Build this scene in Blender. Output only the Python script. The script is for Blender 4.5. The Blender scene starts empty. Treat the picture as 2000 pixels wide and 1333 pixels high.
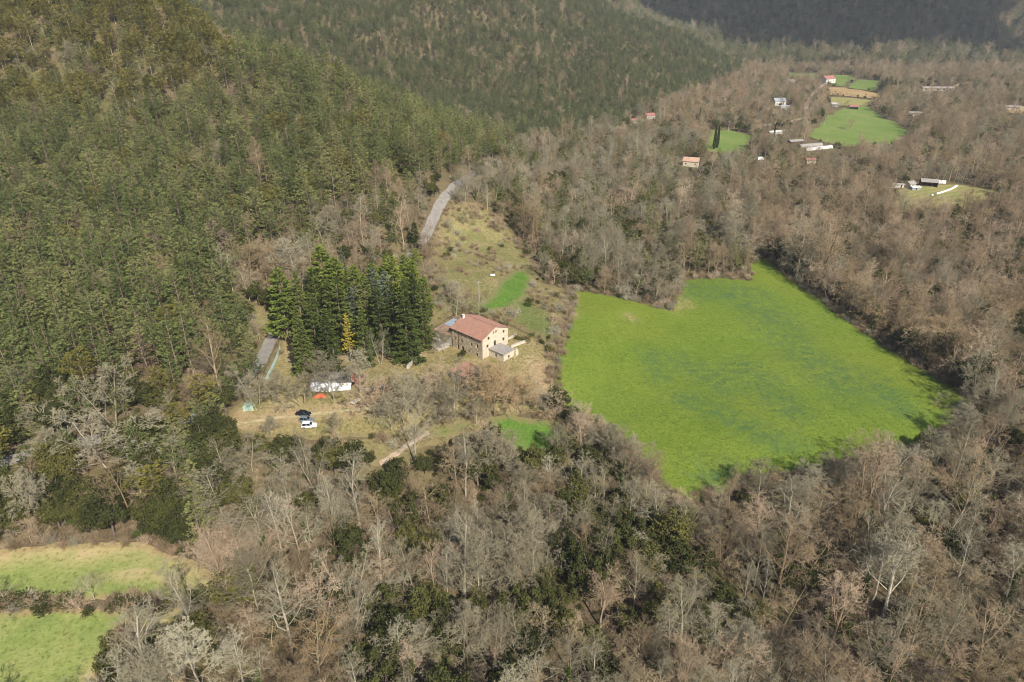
import bpy, math, random
import numpy as np
from mathutils import Vector, Matrix
from mathutils.geometry import delaunay_2d_cdt

R = math.radians
scene = bpy.context.scene
COL = scene.collection

# ------------------------------------------------------------------ camera, sky, sun, exposure
CAM_H, PITCH, FPX = 110.0, R(27.0), 1333.3
cam_data = bpy.data.cameras.new('camera')
cam_data.sensor_width = 36.0
cam_data.lens = 36.0 * FPX / 2000.0
cam_data.clip_start, cam_data.clip_end = 1.0, 20000.0
cam = bpy.data.objects.new('camera', cam_data)
COL.objects.link(cam)
cam.location = (0, 0, CAM_H)
cam.rotation_euler = (R(90) - PITCH, 0, 0)
scene.camera = cam

SUN_EL = R(40.0)
SUN_H = Vector((0.47, -0.883)).normalized()          # horizontal direction towards the sun
world = bpy.data.worlds.new('World')
scene.world = world
world.use_nodes = True
wn = world.node_tree.nodes
bg = wn.get('Background') or wn.new('ShaderNodeBackground')
sky = wn.new('ShaderNodeTexSky')
sky.sky_type = 'NISHITA'
sky.sun_disc = False
sky.sun_elevation = SUN_EL
sky.sun_rotation = math.atan2(SUN_H.x, SUN_H.y)
sky.altitude = 300
sky.dust_density = 1.5
bg.inputs['Strength'].default_value = 0.092
world.node_tree.links.new(sky.outputs[0], bg.inputs[0])
sun_data = bpy.data.lights.new('sun', 'SUN')
sun_data.energy = 4.9
sun_data.angle = R(0.5)
sun_data.color = (1.0, 0.93, 0.82)
sun = bpy.data.objects.new('sun', sun_data)
COL.objects.link(sun)
sd = Vector((SUN_H.x * math.cos(SUN_EL), SUN_H.y * math.cos(SUN_EL), math.sin(SUN_EL)))
sun.rotation_euler = sd.to_track_quat('Z', 'Y').to_euler()
vs = scene.view_settings
vs.view_transform = 'Standard'
vs.look = 'None'
vs.exposure = 0.50
vs.gamma = 1.0
HAZE = 0.00008
scene.cycles.max_bounces = 4
scene.cycles.diffuse_bounces = 2
scene.cycles.volume_bounces = 0
scene.cycles.use_denoising = True
scene.cycles.filter_width = 1.05

# ------------------------------------------------------------------ photograph pixels <-> world
CP, SP = math.cos(PITCH), math.sin(PITCH)
def ray(px, py):
    u = (px - 1000.0) / FPX; v = (666.5 - py) / FPX
    return np.array([u, CP + v * SP, -SP + v * CP])
def at(px, py, z):
    d = ray(px, py); t = (z - CAM_H) / d[2]
    return np.array([d[0] * t, d[1] * t, z])
def atY(px, py, Y):
    d = ray(px, py); t = Y / d[1]
    return np.array([d[0] * t, Y, CAM_H + d[2] * t])
def project(x, y, z):
    zz = z - CAM_H
    fz = y * CP - zz * SP; uy = y * SP + zz * CP
    fz = np.maximum(fz, 1.0)
    return 1000 + FPX * x / fz, 666.5 - FPX * uy / fz, fz

# ------------------------------------------------------------------ terrain heights
ctrl = []
def cz(px, py, z): ctrl.append(at(px, py, z))
def cy(px, py, Y): ctrl.append(atY(px, py, Y))
def cw(x, y, z): ctrl.append(np.array([x, y, z], float))
# terrace round the farmhouse
for p in ((470,830),(540,720),(600,780),(700,800),(790,830),(880,800),(900,740),(943,700),(1000,700),(1060,700),(830,700),(700,700)): cz(*p, 0)
[cw(*(np.array([-9.87,203.1])+np.array([.6665,.7455])*-2.5+np.array([-.7455,.6665])*yy),-.9) for yy in (0,4,8,12)]; cz(880,640,1.0); cz(960,620,2.0); cz(860,590,4.0); cz(930,520,6.0); cz(1010,560,0.5); cz(890,440,11); cz(850,440,13); cz(1000,470,4)
cz(930,810,-1.5); cz(1000,850,-4.5); cz(1080,840,-5); cz(800,890,-6); cz(640,900,-6); cz(500,900,-5); cz(720,960,-10); cz(560,1000,-10)
cz(600,600,4); cz(700,540,8); cz(560,650,1.5); cz(500,640,4); cz(530,690,1); cz(790,500,10); cz(700,470,16); cz(640,500,14)
# big field
for p,z in (((1090,780),-4.5),((1120,567),-3),((1250,600),-4),((1400,545),-4),((1475,500),-4),((1600,600),-6),((1880,780),-8),((1700,880),-8),((1340,960),-8),((1300,800),-6),((1500,750),-6.5),((1180,700),-4.5)): cz(*p, z)
# river wood in the foreground
for p,z in (((1000,1000),-12),((1000,1150),-15),((700,1150),-15),((1300,1100),-14),((1100,1330),-16),((700,1330),-15),((1500,1050),-12),((1700,1150),-13),((1500,1330),-15),((1990,1000),-11),((1990,1300),-13),((450,1100),-12),((450,1300),-13)): cz(*p, z)
# lower left fields
for p,z in (((0,1080),-9),((200,1070),-9),((380,1130),-10.5),((200,1150),-10),((0,1200),-11),((150,1300),-12),((0,1330),-12)): cz(*p, z)
for p,z in (((0,1000),-6),((150,960),-5),((300,960),-6),((0,905),-1),((150,870),-1),((300,860),-1.5),((400,800),0)): cz(*p, z)
# near hill
for p in ((0,780,176),(0,600,228),(0,450,284),(0,300,345),(0,150,408),(0,0,470),(200,700,192),(200,500,262),(200,300,345),(200,150,405),(200,20,455),
          (400,600,222),(400,450,280),(400,300,340),(400,180,390),(330,40,455),(450,115,425),(560,165,408),(650,192,400),(750,243,398),(850,280,402),(950,308,420),
          (600,420,290),(600,300,345),(750,380,305),(750,310,345),(850,350,330)): cy(*p)
# mid valley
for p,z in (((1010,330),5),((1050,400),2),((1100,480),-1),((1200,400),-2),((1250,500),-4),((1400,400),-6),((1400,300),-5),((1250,300),-1),((1500,420),-7),((1350,330),-4)): cz(*p, z)
# valley to the right and far
for p,z in (((1700,600),-9),((2000,700),-9),((1700,450),-9),((2000,500),-9),((1840,390),-8),((2000,350),-10),((1600,330),-9),((1640,260),-9),((1430,275),-6),((2000,250),-11),((1800,220),-11),((1650,165),-10),((1550,150),-9),((1520,210),-4),((1850,145),-10),((2000,145),-8),((1300,240),-1)): cz(*p, z)
# second hill
for p in ((700,160,640),(700,60,790),(700,0,905),(450,60,680),(400,0,800),(1000,215,660),(1000,130,800),(1000,60,920),(1000,0,1020),(1150,225,700),(1250,215,740),(1250,135,900),(1250,78,1060),(1150,22,1120),(1250,60,1180),(1380,170,950),(1400,115,1230),(1320,85,1220),(1480,140,1290)): cy(*p)
cw(-150,495,48); cw(-60,505,22); cw(40,560,4); cw(-270,560,72); cw(-100,1250,210); cw(40,1320,150); cw(250,1390,25); cw(380,1420,0); cw(-500,900,190); cw(-500,1300,260); cw(330,1550,30); cw(450,1550,5); cw(-200,560,45)
# far mountain
for p in ((1500,115,1500),(1600,110,1480),(1800,128,1450),(2000,128,1430),(1300,60,1720),(1500,60,1640),(1700,60,1600),(1900,60,1590),(2050,60,1580),(1300,5,1880),(1500,0,1820),(1700,0,1780),(2000,0,1760)): cy(*p)
for p in ((300,2300,290),(900,2300,300),(1500,2200,300),(2100,2000,260),(2300,1500,150),(-400,2100,330),(0,3300,500),(1500,3400,520),(3000,3000,500),(3000,1500,300),(-1500,2500,480),(-1400,1300,330),(-3000,2500,500),(-3000,500,380),(3500,200,150),(0,4800,500),(3000,4800,500),(-3000,4800,500),
          (-420,250,62),(-420,120,30),(-300,60,6),(-700,400,170),(-700,100,80),(-500,-100,20),(0,-100,-17),(0,20,-17),(400,-100,-14),(250,60,-13),(420,150,-11),(600,300,-9),(900,600,-5),(1200,900,10),(1000,1100,-8),(900,300,15),(1600,600,80),(-1500,300,260),(1500,0,40),(0,-300,-15)): cw(*p)
ctrl = np.array(ctrl)
CS = np.array([1/1.0, 1/1.0])
def _phi(d2, c): return np.sqrt(d2 + c * c)
_cxy = ctrl[:, :2]
_cc = 22.0
def _warp(xy):                      # far ground is compressed so that the smoothing grows with distance
    r = np.sqrt(xy[:, 0] ** 2 + xy[:, 1] ** 2) + 1e-9
    k = 300 * np.log1p(r / 300) / r
    return xy * k[:, None]
_cw = _warp(_cxy)
_d2 = ((_cw[:, None] - _cw[None]) ** 2).sum(-1)
_A = _phi(_d2, _cc)
_n = len(ctrl)
_P = np.c_[np.ones(_n), _cw / 300]
_M = np.block([[_A + np.eye(_n) * -0.35, _P], [_P.T, np.zeros((3, 3))]])
_sol = np.linalg.solve(_M, np.r_[ctrl[:, 2], 0, 0, 0])
def _axis(lo, dlo, dhi, hi, s):
    core = np.arange(dlo, dhi + .1, s)
    up = []; x = dhi; st = s
    while x < hi: st *= 1.045; x += st; up.append(x)
    dn = []; x = dlo; st = s
    while x > lo: st *= 1.09; x -= st; dn.append(x)
    return np.array(dn[::-1] + list(core) + up)
GX = _axis(-3600, -330, 330, 3800, 3.0)
GY = _axis(-500, 40, 480, 5200, 3.0)
_gx, _gy = np.meshgrid(GX, GY)
_pts = np.c_[_gx.ravel(), _gy.ravel()]
_wp = _warp(_pts)
_h = np.empty(len(_pts))
for i in range(0, len(_pts), 4000):
    w = _wp[i:i + 4000]
    d2 = ((w[:, None] - _cw[None]) ** 2).sum(-1)
    _h[i:i + 4000] = _phi(d2, _cc) @ _sol[:_n] + _sol[_n] + (w / 300) @ _sol[_n + 1:]
def fnoise(x, y, s, seed, octs=4):
    r = np.random.RandomState(seed); out = np.zeros_like(x); a = 1.0
    for o in range(octs):
        acc = 0
        for k in range(5):
            th = r.uniform(0, 6.28); ph = r.uniform(0, 6.28); f = 6.28 / (s * r.uniform(.7, 1.4))
            acc = acc + np.sin((x * math.cos(th) + y * math.sin(th)) * f + ph + 1.3 * np.sin((x * math.sin(th) - y * math.cos(th)) * f * .6 + ph * 2))
        out = out + a * acc / 2.6; a *= .5; s *= .48
    return out
_hillm = np.clip((_h - 8) / 40, 0, 1)
_dist = np.hypot(_pts[:, 0], _pts[:, 1])
_h += _hillm * fnoise(_pts[:, 0], _pts[:, 1], 95, 3, 3) * np.clip(_dist / 300, .6, 2.5) * 2.7
_h += _hillm * np.clip((_dist - 700) / 800, 0, 1) * fnoise(_pts[:, 0], _pts[:, 1], 420, 8, 3) * 12
_h += fnoise(_pts[:, 0], _pts[:, 1], 40, 5, 3) * .18
_h = np.where(_h > 140, 140 + (_h - 140) * .38, _h)
HG = _h.reshape(_gx.shape)
def height(x, y):
    x = np.asarray(x, float); y = np.asarray(y, float)
    i = np.clip(np.searchsorted(GX, x) - 1, 0, len(GX) - 2); j = np.clip(np.searchsorted(GY, y) - 1, 0, len(GY) - 2)
    fx = np.clip((x - GX[i]) / (GX[i + 1] - GX[i]), 0, 1); fy = np.clip((y - GY[j]) / (GY[j + 1] - GY[j]), 0, 1)
    return (HG[j, i] * (1 - fx) + HG[j, i + 1] * fx) * (1 - fy) + (HG[j + 1, i] * (1 - fx) + HG[j + 1, i + 1] * fx) * fy
_ts = np.geomspace(70, 4000, 900)
def ground(px, py):
    d = ray(px, py)
    z = CAM_H + d[2] * _ts; h = height(d[0] * _ts, d[1] * _ts)
    k = np.nonzero(z < h)[0]
    k = k[0] if len(k) else len(_ts) - 1
    a, b = _ts[max(k - 1, 0)], _ts[k]
    for _ in range(25):
        m = (a + b) / 2
        if CAM_H + d[2] * m < height(d[0] * m, d[1] * m): b = m
        else: a = m
    return np.array([d[0] * b, d[1] * b, float(height(d[0] * b, d[1] * b))])
def inpoly(x, y, poly):
    x = np.asarray(x); y = np.asarray(y); c = np.zeros(x.shape, bool); n = len(poly)
    for i in range(n):
        x0, y0 = poly[i]; x1, y1 = poly[i - 1]
        if y0 == y1: continue
        t = ((y0 > y) != (y1 > y)) & (x < (x1 - x0) * (y - y0) / (y1 - y0) + x0)
        c ^= t
    return c
def polydist(x, y, pl, closed=True):
    d = np.full(np.shape(x), 1e9); n = len(pl)
    for i in range(0 if closed else 1, n):
        a = pl[i - 1]; b = pl[i]; ab = b - a; L = max(float(ab @ ab), 1e-9)
        t = np.clip(((x - a[0]) * ab[0] + (y - a[1]) * ab[1]) / L, 0, 1)
        d = np.minimum(d, np.hypot(x - a[0] - t * ab[0], y - a[1] - t * ab[1]))
    return d

# ------------------------------------------------------------------ object helpers
def tag(o, label=None, cat=None, group=None, kind=None):
    if label: o['label'] = label
    if cat: o['category'] = cat
    if group: o['group'] = group
    if kind: o['kind'] = kind
    return o
def link(name, data, parent=None, loc=None, rz=None):
    o = bpy.data.objects.new(name, data); COL.objects.link(o)
    if parent is not None: o.parent = parent
    if loc is not None: o.location = tuple(float(v) for v in loc)
    if rz is not None: o.rotation_euler = (0, 0, rz)
    return o
class MB:
    """collects vertices and faces of one mesh"""
    def __init__(s): s.v = []; s.f = []; s.n = 0; s.mi = []
    def add(s, v, f, mi=0):
        v = np.asarray(v, float).reshape(-1, 3); s.v.append(v)
        for q in f: s.f.append(tuple(int(i) + s.n for i in q))
        s.mi += [mi] * len(f); s.n += len(v); return s
    def box(s, x0, x1, y0, y1, z0, z1, mi=0):
        v = [(x, y, z) for z in (z0, z1) for y in (y0, y1) for x in (x0, x1)]
        return s.add(v, [(0, 2, 3, 1), (4, 5, 7, 6), (0, 1, 5, 4), (2, 6, 7, 3), (0, 4, 6, 2), (1, 3, 7, 5)], mi)
    def tube(s, pts, rad, sides=5, mi=0, cap=True):
        pts = np.asarray(pts, float); k = len(pts); V = []
        for i in range(k):
            d = pts[min(i + 1, k - 1)] - pts[max(i - 1, 0)]; d /= np.linalg.norm(d) + 1e-9
            a = np.cross(d, (0, 0, 1.0) if abs(d[2]) < .9 else (1.0, 0, 0)); a /= np.linalg.norm(a); b = np.cross(d, a)
            for q in range(sides):
                t = 2 * math.pi * q / sides; V.append(pts[i] + rad[i] * (a * math.cos(t) + b * math.sin(t)))
        F = [(i * sides + q, i * sides + (q + 1) % sides, (i + 1) * sides + (q + 1) % sides, (i + 1) * sides + q) for i in range(k - 1) for q in range(sides)]
        if cap and sides > 2: F.append(tuple(range((k - 1) * sides, k * sides))); F.append(tuple(range(sides))[::-1])
        return s.add(V, F, mi)
    def prism(s, prof, y0, y1, mi=0):
        n = len(prof); V = [(x, y0, z) for x, z in prof] + [(x, y1, z) for x, z in prof]
        F = [tuple(range(n)), tuple(range(2 * n - 1, n - 1, -1))] + [(i, i + n, (i + 1) % n + n, (i + 1) % n) for i in range(n)]
        return s.add(V, F, mi)
    def rot(s, ang, loc=(0, 0, 0)):
        c, q = math.cos(ang), math.sin(ang)
        s.v = [np.c_[v[:, 0] * c - v[:, 1] * q + loc[0], v[:, 0] * q + v[:, 1] * c + loc[1], v[:, 2] + loc[2]] for v in s.v]
        return s
    def mesh(s, name, mats, smooth=False):
        m = bpy.data.meshes.new(name)
        m.from_pydata(np.concatenate(s.v).tolist() if s.v else [], [], s.f)
        for q in (mats if isinstance(mats, (list, tuple)) else [mats]): m.materials.append(q)
        if any(s.mi): m.polygons.foreach_set('material_index', s.mi)
        if smooth: m.polygons.foreach_set('use_smooth', [True] * len(m.polygons))
        m.update(); return m
    def build(s, name, mat, parent=None, loc=None, rz=None, smooth=False):
        return link(name, s.mesh(name, mat, smooth), parent, loc, rz)
def thing(name, label, cat, loc, rz=0, group=None):
    return tag(link(name, None, None, loc, rz), label, cat, group)

# ------------------------------------------------------------------ materials
class NT:
    def __init__(s, name):
        s.m = bpy.data.materials.new(name); s.m.use_nodes = True; s.t = s.m.node_tree; s.t.nodes.clear()
        s.out = s.t.nodes.new('ShaderNodeOutputMaterial')
    def n(s, typ, **kw):
        x = s.t.nodes.new('ShaderNode' + typ)
        for k, v in kw.items():
            if k in x.inputs: s.inp(x, k, v)
            else: setattr(x, k, v)
        return x
    def inp(s, node, key, v):
        i = node.inputs[key]
        if hasattr(v, 'links') or isinstance(v, bpy.types.NodeSocket): s.t.links.new(v, i)
        else: i.default_value = v
    def coord(s): return s.n('TexCoord').outputs['Object']
    def noise(s, scale, detail=4, rough=.6, vec=None, out='Fac', dist=0):
        x = s.n('TexNoise'); x.inputs['Scale'].default_value = scale; x.inputs['Detail'].default_value = detail; x.inputs['Roughness'].default_value = rough; x.inputs['Distortion'].default_value = dist
        s.t.links.new(vec if vec is not None else s.coord(), x.inputs['Vector']); return x.outputs[out]
    def ramp(s, fac, stops, interp='LINEAR'):
        x = s.n('ValToRGB'); x.color_ramp.interpolation = interp; e = x.color_ramp.elements
        while len(e) < len(stops): e.new(.5)
        for q, (p, c) in zip(e, stops): q.position = p; q.color = (*c, 1) if len(c) == 3 else c
        s.t.links.new(fac, x.inputs[0]); return x.outputs[0]
    def mix(s, fac, a, b, typ='MIX'):
        x = s.n('MixRGB'); x.blend_type = typ
        for k, v in ((0, fac), (1, a), (2, b)):
            if isinstance(v, bpy.types.NodeSocket): s.t.links.new(v, x.inputs[k])
            else: x.inputs[k].default_value = (v if k == 0 else (*v, 1) if len(v) == 3 else v)
        return x.outputs[0]
    def math(s, op, a, b=0.0, c=None):
        x = s.n('Math'); x.operation = op
        for k, v in enumerate((a, b) if c is None else (a, b, c)):
            if isinstance(v, bpy.types.NodeSocket): s.t.links.new(v, x.inputs[k])
            else: x.inputs[k].default_value = v
        return x.outputs[0]
    def bump(s, h, strength=.5, dist=.1):
        x = s.n('Bump'); x.inputs['Strength'].default_value = strength; x.inputs['Distance'].default_value = dist; s.t.links.new(h, x.inputs['Height']); return x.outputs[0]
    def attr(s, name): return s.n('Attribute', attribute_name=name).outputs['Fac']
    def pbr(s, col, rough=.8, bump=None, metal=0.0, spec=.3):
        b = s.n('BsdfPrincipled'); s.inp(b, 'Base Color', col if isinstance(col, bpy.types.NodeSocket) else (*col, 1)); s.inp(b, 'Roughness', rough); b.inputs['Metallic'].default_value = metal
        b.inputs['Specular IOR Level'].default_value = spec
        if bump is not None: s.t.links.new(bump, b.inputs['Normal'])
        s.t.links.new(b.outputs[0], s.out.inputs[0]); return s.m

def mat_leaf(name, stops, trans=.25, var=.5):
    """foliage: colour varies from tree to tree and from clump to clump"""
    t = NT(name); rnd = t.n('ObjectInfo').outputs['Random']
    big = t.noise(.9, 2)
    f = t.math('ADD', t.math('MULTIPLY', rnd, 1 - var * .5), t.math('MULTIPLY', t.math('SUBTRACT', big, .5), var * 1.2)); f = t.math('ADD', f, var * .22)
    c = t.ramp(f, stops)
    d = t.n('BsdfDiffuse'); t.inp(d, 'Color', c); tr = t.n('BsdfTranslucent'); t.inp(tr, 'Color', c)
    m = t.n('MixShader'); m.inputs[0].default_value = trans
    t.t.links.new(d.outputs[0], m.inputs[1]); t.t.links.new(tr.outputs[0], m.inputs[2]); t.t.links.new(m.outputs[0], t.out.inputs[0]); return t.m
def mat_bark(name, stops, rough=.9):
    t = NT(name); rnd = t.n('ObjectInfo').outputs['Random']
    f = t.math('ADD', t.math('MULTIPLY', rnd, .75), t.math('MULTIPLY', t.noise(1.7, 3), .35))
    d = t.n('BsdfDiffuse'); t.inp(d, 'Color', t.ramp(f, stops)); t.t.links.new(d.outputs[0], t.out.inputs[0]); return t.m
def mat_plain(name, col, rough=.6, var=.12, scale=3, metal=0.0, bump=0, spec=.3):
    t = NT(name); n = t.noise(scale, 5, .65)
    lo = tuple(c * (1 - var) for c in col); hi = tuple(min(1, c * (1 + var)) for c in col)
    return t.pbr(t.ramp(n, [(.3, lo), (.7, hi)]), rough, t.bump(t.noise(scale * 6, 3), .5, bump) if bump else None, metal, spec)

def ground_colour(t):
    a = t.noise(.035, 5, .6); b = t.noise(.35, 5, .7); c = t.noise(2.2, 4, .7)
    litter = t.ramp(c, [(.25, (.062, .046, .028)), (.5, (.122, .092, .056)), (.75, (.21, .163, .105))])
    grass = t.ramp(b, [(.3, (.10, .095, .035)), (.55, (.17, .145, .065)), (.75, (.26, .21, .11))])
    return t.mix(t.ramp(a, [(.42, (0, 0, 0)), (.62, (.8, .8, .8))]), litter, grass), c
_t = NT('woodland ground'); _c, _b = ground_colour(_t)
M_ground = _t.pbr(_c, .95, _t.bump(_b, .6, .3), spec=.1)

def mat_sheet(name, stops, scale=.25, edge=4.0, rows=None, lush=None, fine=6.0, rim=None, grain=.3):
    """a grassed sheet whose rim breaks up into the woodland ground"""
    t = NT(name); gc, _ = ground_colour(t)
    v = t.coord()
    f = t.math('ADD', t.math('MULTIPLY', t.noise(scale, 6, .62), .62), t.math('MULTIPLY', t.noise(scale * fine, 4, .7), .38))
    c = t.ramp(f, stops)
    g_ = t.ramp(t.noise(1.3, 6, .85), [(.36, (1 - grain,) * 3), (.64, (1 + grain,) * 3)])
    c = t.mix(1.0, c, g_, 'MULTIPLY')
    if rows:
        ang, period, amt, rcol = rows
        mp = t.n('Mapping'); mp.inputs['Rotation'].default_value = (0, 0, ang); t.t.links.new(v, mp.inputs[0])
        w = t.n('TexWave'); w.inputs['Scale'].default_value = .31416 / period * 1.0; w.inputs['Distortion'].default_value = 2.2; w.inputs['Detail'].default_value = 3; w.inputs['Detail Scale'].default_value = 1.5
        t.t.links.new(mp.outputs[0], w.inputs[0])
        c = t.mix(t.math('MULTIPLY', t.math('MULTIPLY', w.outputs['Fac'], t.noise(scale * 1.7, 3)), amt * 2), c, rcol)
    if name == 'green crop':
        c = t.mix(t.math('MULTIPLY', t.ramp(t.noise(.022, 5, .6), [(.45, (0, 0, 0)), (.7, (1, 1, 1))]), .5), c, (.215, .235, .035)); sl = t.math('MULTIPLY', t.attr('soil'), t.ramp(t.noise(.5, 6, .8), [(.42, (0, 0, 0)), (.58, (1, 1, 1))])); c = t.mix(sl, c, (.38, .28, .15))
    if lush:
        l = t.attr('lush'); l = t.math('MULTIPLY', t.math('ADD', l, t.math('MULTIPLY', t.math('SUBTRACT', t.noise(.03, 4, .6), .42), .9)), t.ramp(t.noise(.35, 8, .8), [(.40, (0, 0, 0)), (.6, (1, 1, 1))])) if name == 'green crop' else t.math('MULTIPLY', l, t.ramp(t.noise(.12, 6, .7), [(.3, (.15, .15, .15)), (.62, (1, 1, 1))]))
        c = t.mix(l, c, lush)
    e = t.attr('edge'); k = t.math('ADD', t.math('DIVIDE', e, edge), t.math('MULTIPLY', t.math('SUBTRACT', t.noise(.45, 5, .7), .5), 1.6))
    c = t.mix(t.ramp(k, [(.25, (0, 0, 0)), (.75, (1, 1, 1))]), rim or gc, c)
    return t.pbr(c, .9, t.bump(t.noise(1.6, 5, .75), .8, .35), spec=.1)
M_field = mat_sheet('green crop', [(.28, (.107, .162, .02)), (.45, (.147, .21, .024)), (.6, (.18, .236, .03)), (.78, (.24, .272, .05))], .06, 3.5, (R(-8), 3.2, .28, (.13, .19, .04)), (.078, .142, .048), grain=.26)
M_pasture = mat_sheet('lower pasture', [(.3, (.16, .22, .06)), (.5, (.235, .28, .08)), (.7, (.32, .325, .12))], .12, 3, None, (.46, .35, .19), rim=(.34, .26, .13), grain=.18)
M_lawn = mat_sheet('dry terrace lawn', [(.26, (.15, .145, .05)), (.42, (.24, .205, .085)), (.58, (.34, .275, .14)), (.78, (.43, .34, .2))], .10, 3, None, (.40, .28, .18), rim=(.22, .18, .09))
M_meadow = mat_sheet('rough meadow', [(.28, (.12, .135, .045)), (.45, (.195, .185, .075)), (.62, (.29, .24, .115)), (.8, (.38, .295, .16))], .12, 6, None, (.11, .17, .04), rim=(.21, .17, .085))
M_lush = mat_sheet('lush grass patch', [(.3, (.065, .125, .022)), (.5, (.095, .18, .028)), (.7, (.15, .22, .045))], .25, 4, rim=(.19, .18, .075))
M_hay = mat_sheet('mown hay field', [(.3, (.15, .19, .05)), (.5, (.23, .23, .075)), (.7, (.33, .29, .12))], .05, 5, (R(62), 6.0, .55, (.36, .30, .13)))
M_farfield = mat_sheet('far green field', [(.3, (.11, .17, .035)), (.5, (.15, .21, .05)), (.7, (.22, .24, .08))], .03, 5)
M_farolive = mat_sheet('far dry field', [(.3, (.27, .2, .09)), (.5, (.36, .25, .12)), (.7, (.42, .3, .16))], .03, 5)
M_earth = mat_sheet('bare earth', [(.3, (.28, .2, .11)), (.5, (.36, .26, .15)), (.7, (.44, .33, .2))], .3, 1.2)
M_track = mat_sheet('worn track', [(.3, (.3, .25, .13)), (.5, (.38, .31, .18)), (.7, (.46, .37, .24))], .4, .9, rim=(.28, .24, .11))
_t = NT('asphalt'); M_road = _t.pbr(_t.ramp(_t.noise(.6, 6, .7), [(.3, (.17, .155, .14)), (.7, (.27, .25, .225))]), .85, _t.bump(_t.noise(9, 3), .3, .02), spec=.2)
_t = NT('gravel'); M_gravel = _t.pbr(_t.ramp(_t.noise(.9, 6, .75), [(.3, (.27, .2, .14)), (.7, (.48, .38, .28))]), .95, _t.bump(_t.noise(3, 4), .7, .15), spec=.1)

# ------------------------------------------------------------------ ground sheet
def grid_mesh():
    ny, nx = HG.shape
    me = bpy.data.meshes.new('ground')
    idx = np.arange(nx * ny).reshape(ny, nx)
    q = np.stack([idx[:-1, :-1], idx[:-1, 1:], idx[1:, 1:], idx[1:, :-1]], -1).reshape(-1, 4)
    me.vertices.add(nx * ny); me.vertices.foreach_set('co', np.c_[_pts, HG.ravel()].ravel())
    me.loops.add(q.size); me.loops.foreach_set('vertex_index', q.ravel())
    me.polygons.add(len(q)); me.polygons.foreach_set('loop_start', np.arange(0, q.size, 4)); me.polygons.foreach_set('loop_total', np.full(len(q), 4))
    me.polygons.foreach_set('use_smooth', np.ones(len(q), bool)); me.update(calc_edges=True); me.materials.append(M_ground); return me
tag(link('ground', grid_mesh()), 'wooded valley floor and hillsides covered in leaf litter', kind='structure')

def densify(poly, step, closed=True):
    out = []; n = len(poly)
    for i in range(n if closed else n - 1):
        a = np.array(poly[i], float); b = np.array(poly[(i + 1) % n], float); k = max(1, int(np.linalg.norm(b - a) / step))
        out += [a + (b - a) * j / k for j in range(k)]
    if not closed: out.append(np.array(poly[-1], float))
    return out
CLEAR = []                                            # world polygons without trees
def sheet(name, polypx, step, mat, lift=.1, lush=None, soil=None, jit=.5, label=None, grow=0.0, rough=1.0):
    rr = np.random.RandomState(abs(len(polypx) * 7 + int(polypx[0][0])))
    w = np.array([ground(*p)[:2] for p in polypx])
    w = np.array(densify(list(w), step * 1.5))
    w = w + rr.normal(0, 1, w.shape) * step * .22 * rough
    CLEAR.append((w, grow))
    x0, y0 = w.min(0); x1, y1 = w.max(0)
    gx, gy = np.meshgrid(np.arange(x0, x1, step), np.arange(y0, y1, step))
    gx = gx.ravel() + rr.uniform(-.3, .3, gx.size) * step; gy = gy.ravel() + rr.uniform(-.3, .3, gy.size) * step
    k = inpoly(gx, gy, w); gx, gy = gx[k], gy[k]
    d = polydist(gx, gy, w); k = d > step * .5; gx, gy = gx[k], gy[k]
    vs_ = [Vector((float(a), float(b))) for a, b in w] + [Vector((float(a), float(b))) for a, b in zip(gx, gy)]
    r = delaunay_2d_cdt(vs_, [], [list(range(len(w)))], 1, 1e-4)
    V = np.array([(v.x, v.y) for v in r[0]]); F = r[2]
    lf = lift + np.hypot(V[:, 0], V[:, 1]) * .0003
    me = bpy.data.meshes.new(name); me.from_pydata(np.c_[V, height(V[:, 0], V[:, 1]) + lf].tolist(), [], [list(f) for f in F])
    e = polydist(V[:, 0], V[:, 1], w)
    at_ = me.attributes.new('edge', 'FLOAT', 'POINT'); at_.data.foreach_set('value', e.astype(np.float32))
    if lush is not None:
        at_ = me.attributes.new('lush', 'FLOAT', 'POINT'); at_.data.foreach_set('value', np.clip(lush(V[:, 0], V[:, 1]), 0, 1).astype(np.float32))
    if soil is not None:
        at_ = me.attributes.new('soil', 'FLOAT', 'POINT'); at_.data.foreach_set('value', np.clip(soil(V[:, 0], V[:, 1]), 0, 1).astype(np.float32))
    me.polygons.foreach_set('use_smooth', [True] * len(me.polygons)); me.materials.append(mat)
    o = link(name, me); tag(o, label, kind='structure'); return o
def strokes(lines, sig):
    L = [(np.array([ground(*p)[:2] for p in pl]), s) for pl, s in lines]
    def f(x, y):
        o = np.zeros_like(x)
        for pl, s in L: o = np.maximum(o, np.exp(-(polydist(x, y, pl, False) / (sig * s)) ** 2))
        return o
    return f
P_MAIN = [(1120,567),(1180,573),(1260,592),(1305,603),(1318,577),(1333,547),(1400,541),(1455,546),(1470,497),(1500,505),(1560,555),(1640,612),(1710,662),(1800,718),(1905,782),(1858,846),(1770,886),(1690,908),(1600,925),(1540,936),(1470,948),(1420,975),(1350,985),(1305,965),(1265,915),(1215,868),(1170,832),(1130,812),(1095,800),(1083,745),(1088,690),(1105,640)]
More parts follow.
